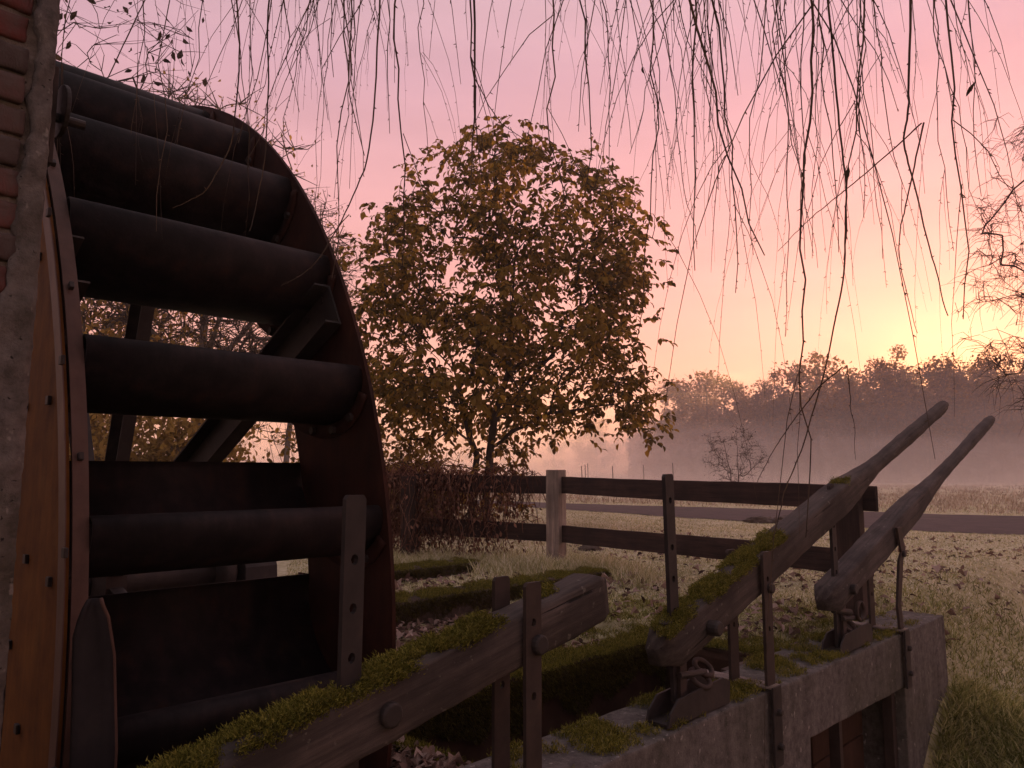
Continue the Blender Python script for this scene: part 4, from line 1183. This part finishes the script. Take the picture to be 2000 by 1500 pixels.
def custom_strand(pts, Y, r0):
    p = np.array([((x - 1000) / 1500 * Y * 1.01 + 0 - 1.2, Y - 4.6, (925 - y) / 1500 * Y + EYE) for x, y in pts])
    u = np.linspace(0, len(p) - 1, len(p) * 7); q = np.stack([np.interp(u, np.arange(len(p)), p[:, k]) for k in range(3)], -1)
    for _ in range(3): q[1:-1] = (q[:-2] + q[1:-1] * 2 + q[2:]) / 4
    q[:, 1] += .15 * np.sin(np.linspace(0, 2.5, len(q)))
    q += np.cumsum(wr.normal(0, .0015, q.shape), 0)
    tb = TB(); rd = np.linspace(r0, r0 * .35, len(q)); tb.tube(q, rd, 5)
    for k in range(4, len(q) - 1, 3):
        sd = wr.normal(0, 1, 3); sd /= np.linalg.norm(sd); tb.tube([q[k], q[k] + sd * .007, q[k] + sd * .012], [rd[k], rd[k] * .8, .0003], 3)
    return tb.build('hanging_twig', M['twig'], willow)
custom_strand([(1655, -420), (1660, -150), (1680, 130), (1700, 330), (1692, 520), (1640, 730), (1585, 880), (1540, 970), (1508, 1062)], 3.0, .0055)
custom_strand([(1645, 720), (1600, 770), (1550, 840), (1510, 905), (1480, 945)], 3.0, .0032)
custom_strand([(1655, 715), (1680, 760), (1690, 830), (1672, 900)], 3.0, .0026)
custom_strand([(905, -400), (920, -100), (925, 120), (922, 230), (918, 330)], 2.9, .0060)
custom_strand([(924, 118), (965, 175), (1020, 205), (1075, 255)], 2.9, .0025)
custom_strand([(1850, -400), (1835, -60), (1838, 130), (1830, 220), (1855, 330), (1878, 470), (1885, 600)], 3.0, .0062)
custom_strand([(1832, 215), (1815, 360), (1800, 470), (1812, 640)], 3.0, .0038)
custom_strand([(1830, 215), (1740, 300), (1640, 380), (1540, 480)], 3.0, .0034)
custom_strand([(500, -300), (480, 0), (478, 260), (465, 430)], 2.5, .0040)
custom_strand([(395, -300), (420, 0), (400, 220), (345, 330), (300, 378)], 2.5, .0036)
custom_strand([(735, -300), (720, 0), (705, 250), (640, 400), (600, 480), (540, 530)], 2.6, .0040)
for k in range(60):                            # finer shoots between them
    c = wr.choice([400, 560, 660, 760, 1080, 1180, 1350, 1430, 1560, 1650, 1760, 1850], p=[.10, .12, .14, .09, .08, .06, .12, .07, .06, .06, .05, .05])
    x = c + wr.normal(0, 55); Y = wr.uniform(2.6, 4.6)
    top = .62 * Y; zb = top - abs(wr.normal(.22, .17)) * Y * .62 - (.12 * Y if x > 1250 else 0)
    lean = (wr.normal(0, .22), wr.normal(0, .15))
    strand(px(x, Y) - lean[0] * .6, Y, EYE + top + 1.0 + wr.uniform(0, .6), EYE + max(zb, .35), 0.0026 + wr.random() * .0024, lean, int(wr.integers(1, 5)), 1 if wr.random() < .10 else 0)

# ------------------------------------------------------------------ grass, leaves
def blades(n, a_rng, s_rng, ln, wd, m, name, label, cond=None, seed=1, wdist=None, lean=.55, zoff=0, clump=0):
    r = np.random.default_rng(seed)
    a = r.uniform(*a_rng, n); s = r.uniform(*s_rng, n)
    return blades_at(a, s, ln, wd, m, name, label, cond, r, lean, zoff)
def blades_at(a, s, ln, wd, m, name, label, cond, r, lean, zoff=0):
    if cond is not None:
        k = cond(a, s, r); a, s = a[k], s[k]
    n = len(a); x = a * A_[0] + s * B_[0]; y = a * A_[1] + s * B_[1]; z = ground_z(a, s) + EYE + zoff
    p = np.stack([x, y, z], -1)
    l = ln * r.uniform(.45, 1.35, n) * (1 + .5 * snoise(a, s, 3.3, 3)); l = np.abs(l)
    d = np.stack([r.normal(0, lean, n), r.normal(0, lean, n), np.ones(n)], -1); d /= np.linalg.norm(d, axis=1)[:, None]
    sd = np.stack([r.normal(0, 1, n), r.normal(0, .5, n), np.zeros(n)], -1); sd /= np.linalg.norm(sd, axis=1)[:, None]
    dist = np.hypot(x, y); w = wd * (1 + dist / 9)
    sd *= w[:, None] * .5
    bend = np.stack([r.normal(0, .35, n), r.normal(0, .35, n), -r.uniform(.1, .5, n)], -1)
    mid = p + d * l[:, None] * .55; tp = p + d * l[:, None] + bend * l[:, None] * .5
    V = np.stack([p - sd, p + sd, mid + sd * .7, mid - sd * .7, tp], 1).reshape(-1, 3)
    k = np.arange(n)[:, None] * 5
    F = np.concatenate([k + [[0, 1, 2]], k + [[0, 2, 3]], k + [[3, 2, 4]]])
    o = fast_mesh(name, V, F, m); return tag(o, label, 'grass', kind='stuff')
def no_build(a, s, r):
    bad = ((a < 6.2) & (s > 1.68) & (s < 2.09)) | ((a < 4.45) & (a > -2) & (s < 4.95)) | ((a < 2.0) & (s < 9.6)) | ((a < 6.1) & (s > 4.5) & (s < 4.98)) | ((a < 5.75) & (s > 5.95) & (s < 6.5)) | ((a < 4.9) & (s < 1.8))
    return ~bad
def on_path(a, s):
    x = a * A_[0] + s * B_[0]; y = a * A_[1] + s * B_[1]
    xn = np.interp(x, near[::-1, 0], near[::-1, 1]); xf = np.interp(x, farr[::-1, 0], farr[::-1, 1])
    return (y > xn) & (y < xf)
def polar_pts(n, d0, d1, az0, az1, r, pw_=1.0):
    d = d0 * (d1 / d0) ** (r.random(n) ** pw_); az = np.radians(r.uniform(az0, az1, n))
    return AS(d * np.sin(az), d * np.cos(az))
r = np.random.default_rng(5)
def frosty(a, s, r):                            # frost lies more in the open meadow than by the mill
    y = a * A_[1] + s * B_[1]
    return r.random(len(a)) < np.clip((y + 3.5 * snoise(a, s, 6, .7) - 2.8) / 5.0, .12, .97)
a, s = polar_pts(250000, 3.2, 30, -16, 44, r, .9)
fk = frosty(a, s, r); lawn_ok = lambda a, s, r: no_build(a, s, r) & ~on_path(a, s) & (s > 1.9)
blades_at(a[fk], s[fk], .036, .0042, M['lawn'], 'lawn_grass', 'short frosted lawn grass around the fence', lawn_ok, r, .9)
blades_at(a[~fk], s[~fk], .042, .0042, M['bank'], 'lawn_grass', 'olive unfrosted lawn grass near the sluice', lawn_ok, r, .8)
a, s = polar_pts(110000, 2.4, 9.5, 18, 46, r, .9)
blades_at(a, s, .062, .0042, M['bank'], 'bank_grass', 'longer grass on the bank at the lower right', lambda a, s, r: no_build(a, s, r) & (s < 2.6) & (r.random(len(a)) < sstep(s, 2.7, 1.5)), r, .8)
a = r.uniform(5.3, 6.6, 12000); s = r.uniform(.9, 1.68, 12000)
blades_at(a, s, .15, .0055, M['bank'], 'bank_grass', 'tall grass drooping against the end of the sluice wall', None, r, .8)
# taller frosted tufts under the fence and the vine
a, s = [], []
for k in range(420):
    u = r.random(); cx = -1.6 + 3.9 * u + r.normal(0, .25); cyy = 9.1 - 1.1 * u - .9 * u * u + r.normal(0, .35)
    if cx > 1.3: continue
    m_ = 70; x = cx + r.normal(0, .10, m_); y = cyy + r.normal(0, .10, m_)
    aa, ss = AS(x, y); a.append(aa); s.append(ss)
blades_at(np.concatenate(a), np.concatenate(s), .17, .0045, M['lawn'], 'tuft_grass', 'taller frosted grass tufts at the fence foot', no_build, r, .6)
# rough verge and meadow beyond the path
a, s = [], []
for k in range(2600):
    d = 19 * (70 / 19) ** r.random(); az = R_(r.uniform(-26, 40)); cx, cyy = d * math.sin(az), d * math.cos(az)
    m_ = 16; x = cx + r.normal(0, .22, m_); y = cyy + r.normal(0, .22, m_)
    aa, ss = AS(x, y); a.append(aa); s.append(ss)
def beyond(a, s, r):
    x = a * A_[0] + s * B_[0]; y = a * A_[1] + s * B_[1]
    return y > np.interp(x, farr[::-1, 0], farr[::-1, 1]) + 1.2 + .6 * snoise(x, y, 1, .5)
blades_at(np.concatenate(a), np.concatenate(s), .19, .007, M['rough'], 'meadow_grass', 'rough pale meadow grass beyond the path', beyond, r, .5)

# fallen leaves: single large ones as parts, the rest as one scatter
def leaf_variants(k):
    V, F = leaf_quads(np.array([[0, -.5, 0.0]]), np.array([[0, 1.0, 0]]), np.array([[0, 0, 1.0]]), np.array([1.0]), np.array([.5 + .12 * k]), .12 + .14 * k)
    rr_ = np.random.default_rng(k); V = V + rr_.normal(0, .035, V.shape); V[:, 2] += .10
    me_o = fast_mesh('leaf', V, F, M['leaf_obj']); return me_o
def litter_pts(n, kind, r):
    if kind == 'bed':
        a = r.uniform(1.97, 4.4, n); s = r.uniform(2.97, 4.56, n); k = (snoise(a, s, 9, 2.2) > -.45) & (r.random(n) < 1.15 - (a - 1.97) * .18); return a[k], s[k]
    if kind == 'ledge':
        a = r.uniform(1.80, 1.96, n); s = r.uniform(2.09, 2.78, n); return a, s
    if kind == 'gap':
        a = r.uniform(1.98, 5.6, n); s = r.uniform(4.95, 6.0, n); return a, s
    a, s = polar_pts(n, 4.2, 14, 4, 40, r); k = no_build(a, s, r) & (s > 1.9) & ~on_path(a, s) & (snoise(a, s, 4, 1.1) + .3 * r.normal(0, 1, len(a)) > -.15); return a[k], s[k]
def litter_z(a, s): 
    led = (a < 1.98) & (s < 2.8)
    return np.where(led, -1.075, ground_z(a, s)) + EYE
for kind, n1, n2, lab, ln0, lift in (('bed', 230, 4200, 'bed of curled dead leaves behind the pit wall', .062, .03), ('ledge', 60, 700, 'dead leaves heaped on the ledge at the wheel foot', .045, .025),
                               ('lawn', 295, 3600, 'dead leaves scattered over the frosted lawn', .078, .03), ('gap', 40, 500, 'dead leaves between the two concrete beams', .08, .03)):
    r = np.random.default_rng(len(kind) * 7 + n1)
    root = thing('fallen_leaves', lab, 'leaves', aligned=False, loc=W(2.5, 3.5, -1.05))
    inv = np.array(root.location)
    if kind == 'bed': LV = None
    a, s = litter_pts(n2, kind, r); z = litter_z(a, s) + r.random(len(a)) * lift
    p = np.stack([a * A_[0] + s * B_[0], a * A_[1] + s * B_[1], z], -1) - inv; n = len(p)
    axv = r.normal(0, 1, (n, 3)); axv[:, 2] *= .3; no = r.normal(0, .45, (n, 3)); no[:, 2] += 1; ll = ln0 * r.uniform(.5, 1.2, n)
    V, F = leaf_quads(p, axv, no, ll, ll * r.uniform(.35, .7, n), .3)
    tag(fast_mesh('leaf_scatter', V, F, M['litter'], root), kind='stuff')
    a, s = litter_pts(n1 * 3, kind, r); d = np.hypot(a, s); k = np.argsort(d + r.normal(0, 2.0, len(d)))[:n1]
    a, s = a[k], s[k]; z = litter_z(a, s) + lift * (.6 + .7 * r.random(len(a)))
    if 'LVARS' not in globals():
        LVARS = [leaf_variants(q) for q in range(5)]; spare = list(LVARS)
    for aa, ss, zz_ in zip(a, s, z):
        src = LVARS[r.integers(0, 5)]
        if spare and src in spare: c = src; spare.remove(src); c.parent = root
        else: c = child_copy(src, root)
        pp = np.array([aa * A_[0] + ss * B_[0], aa * A_[1] + ss * B_[1], zz_]) - inv
        c.location = pp; c.rotation_euler = (r.normal(0, .25), r.normal(0, .25), r.uniform(0, 6.3)); sc_ = ln0 * r.uniform(.8, 1.35); c.scale = (sc_, sc_, sc_)

# molehills in the lawn
for k, (x, y, sz, lab) in enumerate(((5.2, 16.3, .30, 'left of three small molehills near the path'), (5.75, 16.0, .36, 'middle molehill of three near the path'), (6.3, 15.3, .34, 'right molehill of three near the path'), (1.05, 10.6, .16, 'tiny molehill just right of the pale post'))):
    bm = bmesh.new(); bmesh.ops.create_icosphere(bm, subdivisions=4, radius=1)
    from mathutils import noise as mn
    for v in bm.verts:
        h = 1 + .35 * mn.noise(v.co * 3 + Vector((k, 0, 0))) + .15 * mn.noise(v.co * 9)
        v.co = Vector((v.co.x * sz * h, v.co.y * sz * h, max(-.3, v.co.z) * sz * .42 * h))
    me = bpy.data.meshes.new('molehill'); bm.to_mesh(me); bm.free()
    o = finish('molehill', me, M['soil'], None, True, fixn=False); o.location = (x, y, float(gz(x, y))); tag(o, lab, 'molehill', 'molehills in the lawn')
# slender stakes far out in the mist
for k, (x, Y) in enumerate(((1135, 52), (1142, 55), (1147, 58), (1195, 52), (1255, 56), (1312, 54))):
    o = MB().tube([(0, 0, -.2), (.02, 0, .8), (.0, 0, 1.45 + .12 * (k % 3))], [.045, .04, .035], 6).build('field_stake', M['bark'])
    xx = (x - 1000) / 1500 * Y; o.location = (xx, Y, float(gz(xx, Y))); tag(o, 'thin stake standing far off in the misty meadow', 'stake', 'stakes in the misty meadow')

# ------------------------------------------------------------------ wood across the meadow
def far_mesh(seed, h, rx, dens=1.0):
    r = np.random.default_rng(seed); nb = int(26 * dens)
    c = in_env(nb, np.array([0, 0, h * .55]), np.array([rx, rx, h * .45]), seed=seed, shell=.2)
    rb = r.uniform(.16, .30, nb) * rx
    n = int(3300 * dens); k = r.integers(0, nb, n); d = r.normal(0, 1, (n, 3)); d /= np.linalg.norm(d, axis=1)[:, None]
    p = c[k] + d * (rb[k] * r.random(n) ** .4 * 1.35)[:, None]
    ll = r.uniform(.14, .36, n); V, F = leaf_quads(p, r.normal(0, 1, (n, 3)), r.normal(0, 1, (n, 3)), ll, ll * .75)
    tb = TB()
    nd, par, rad, tips = grow([[(0, 0, -.3), (.1, 0, h * .3), (0, 0, h * .85)]], c, .03, 2.3, .1, .22, seed)
    skin(nd, par, rad, tb, 5)
    # bristle of twigs at the outline
    m_ = 420; kk = r.integers(0, nb, m_); dd = r.normal(0, 1, (m_, 3)); dd[:, 2] = np.abs(dd[:, 2]) * 1.2; dd /= np.linalg.norm(dd, axis=1)[:, None]
    b0 = c[kk]; e = b0 + dd * (rb[kk] * r.uniform(1.0, 1.75, m_))[:, None]
    ndx = np.concatenate([b0, e]); pr = np.concatenate([np.full(m_, -1), np.arange(m_)]); skin(ndx, pr, np.concatenate([np.full(m_, .03), np.full(m_, .012)]), tb, 3)
    return V, F, tb
protos = []
for sd, h, rx, dn in ((61, 12, 3.4, 1.0), (62, 11, 3.9, 1.25), (63, 13, 3.0, .8), (64, 9.5, 4.2, 1.3)):
    V, F, tb = far_mesh(sd, h, rx, dn)
    root = thing('misty_tree', 'hazy tree of the misty wood across the meadow', 'tree', aligned=False, loc=(0, 0, 0), group='trees of the misty wood')
    fo = fast_mesh('crown', V, F, M['far'], root); tk = tb.build('trunk', M['bark'], root)
    protos.append([root, fo, tk, h, False])
wood = []
r = np.random.default_rng(91)
tops = [(1288, 805), (1332, 758), (1383, 722), (1448, 748), (1500, 735), (1548, 742), (1602, 700), (1655, 742), (1706, 712), (1752, 684), (1800, 702), (1835, 728), (1882, 696), (1928, 716), (1972, 686), (2030, 705), (2095, 690), (2180, 700)]
for k, (x, ytop) in enumerate(tops):
    for row in range(3):
        Y = 84 + row * 9 + r.uniform(-2, 2); xx = (x + r.uniform(-6, 6) - 1000) / 1500 * Y
        H = (922 - ytop) / 1500 * Y * (1 if row == 0 else .78) * r.uniform(.98, 1.02) + 1.05
        wood.append((xx, Y, H, None))
for k in range(18):                            # lower, farther trees on the left horizon
    x = -250 + k * 88 + r.uniform(-25, 25); Y = 150 + r.uniform(-8, 8); wood.append(((x - 1000) / 1500 * Y, Y, r.uniform(8.5, 11.5), None))
for k in range(16):                            # undergrowth in front of the wood
    x = 1290 + k * 58; Y = 80 + r.uniform(-2, 2); wood.append(((x - 1000) / 1500 * Y, Y, r.uniform(4.0, 6.5), None))
ORD = ['first', 'second', 'third', 'fourth', 'fifth', 'sixth', 'seventh', 'eighth', 'ninth', 'tenth', 'eleventh', 'twelfth', 'thirteenth', 'fourteenth', 'fifteenth', 'sixteenth', 'seventeenth', 'eighteenth']
for k, (xx, Y, H, lab) in enumerate(wood):
    pr = protos[int(r.integers(0, 4))]
    if not pr[4]: root = pr[0]; pr[4] = True
    else:
        root = pr[0].copy(); COL.objects.link(root)
        for c in (pr[1], pr[2]): child_copy(c, root)
    sc_ = H / pr[3]; root.location = (xx, Y, 0); wd_ = r.uniform(.85, 1.35); root.scale = (sc_ * wd_, sc_ * wd_, sc_); root.rotation_euler = (0, 0, r.uniform(0, 6.28))
    if k < 54 and k % 3 == 0: tag(root, ORD[k // 3] + ' tree from the left along the front of the misty wood', 'tree', 'front trees of the misty wood')
    elif k < 54: tag(root, 'hazy tree standing back inside the misty wood', 'tree', 'inner trees of the misty wood')
    elif k < 72: tag(root, 'faint low tree on the far horizon behind the autumn tree', 'tree', 'far horizon trees')
    else: tag(root, 'low bushy tree at the foot of the misty wood', 'tree', 'undergrowth of the misty wood')

r = np.random.default_rng(17); n = 26000
Y = r.uniform(98, 116, n); X = Y * (r.uniform(1230, 2350, n) - 1000) / 1500
zt = 5.2 + 1.6 * snoise(X, Y, 2, .12) + .9 * snoise(X, Y, 5, .5)
p = np.stack([X, Y, zt * r.random(n) ** .8], -1); ll = r.uniform(.3, .75, n)
V, F = leaf_quads(p, r.normal(0, 1, (n, 3)), r.normal(0, 1, (n, 3)), ll, ll * .8)
tag(fast_mesh('wood_thicket', V, F, M['far']), 'dense thicket filling the foot of the misty wood', 'thicket', kind='stuff')

# ------------------------------------------------------------------ air
m, t, o = mat('haze_air')
pv = t.nodes.new('ShaderNodeVolumePrincipled')
pv.inputs['Color'].default_value = (.99, .96, .95, 1); pv.inputs['Density'].default_value = .0020
pv.inputs['Anisotropy'].default_value = .6
t.links.new(pv.outputs[0], o.inputs['Volume'])
hz = MB().box(-130, 150, -25, 185, -4.6, 19.5).build('haze', m); tag(hz, 'pink morning haze over the meadow', 'haze', kind='stuff')
m, t, o = mat('mist_air')
pv = t.nodes.new('ShaderNodeVolumePrincipled')
pv.inputs['Color'].default_value = (1.0, .97, .955, 1); pv.inputs['Density'].default_value = .0068
pv.inputs['Anisotropy'].default_value = .68
t.links.new(pv.outputs[0], o.inputs['Volume'])
def mist_bank(x0, x1, y0, y1, h, seed):
    nx, ny = 40, 16; V = []; F = []
    for i in range(nx):
        for j in range(ny):
            u, v = i / (nx - 1), j / (ny - 1)
            e = max(0, math.sin(math.pi * u)) ** .45 * max(0, math.sin(math.pi * v)) ** .6
            zz_ = .05 + h * e * (1 + .35 * float(snoise(u * 7, v * 4, seed)))
            V.append((x0 + (x1 - x0) * u, y0 + (y1 - y0) * v, zz_))
    k = nx * ny
    V += [(p[0], p[1], -.5) for p in V]
    for i in range(nx - 1):
        for j in range(ny - 1):
            q = i * ny + j; F += [(q, q + ny, q + ny + 1, q + 1), (k + q, k + q + 1, k + q + ny + 1, k + q + ny)]
    for i in range(nx - 1):
        for j in (0, ny - 1): q = i * ny + j; F.append((q, q + ny, k + q + ny, k + q))
    for j in range(ny - 1):
        for i in (0, nx - 1): q = i * ny + j; F.append((q, q + 1, k + q + 1, k + q))
    return MB().add(V, F)
for k, (h, lab) in enumerate(((1.0, 'lowest skin of ground mist lying on the meadow'), (1.8, 'thin knee high layer of ground mist on the meadow'), (2.8, 'waist high layer of meadow mist'), (3.9, 'man high layer of meadow mist'),
                             (5.2, 'middle veil of mist before the wood'), (6.8, 'upper middle veil of mist before the wood'), (8.8, 'high thin veil of mist against the wood'), (11.5, 'highest faint veil of mist among the tree crowns'))):
    o_ = mist_bank(-95 + 5 * k, 120 + 4 * k, 33 + 3.5 * k, 82 + 4 * k, h, 1.0 + 1.7 * k).build('mist_bank', m); tag(o_, lab, 'mist', kind='stuff')
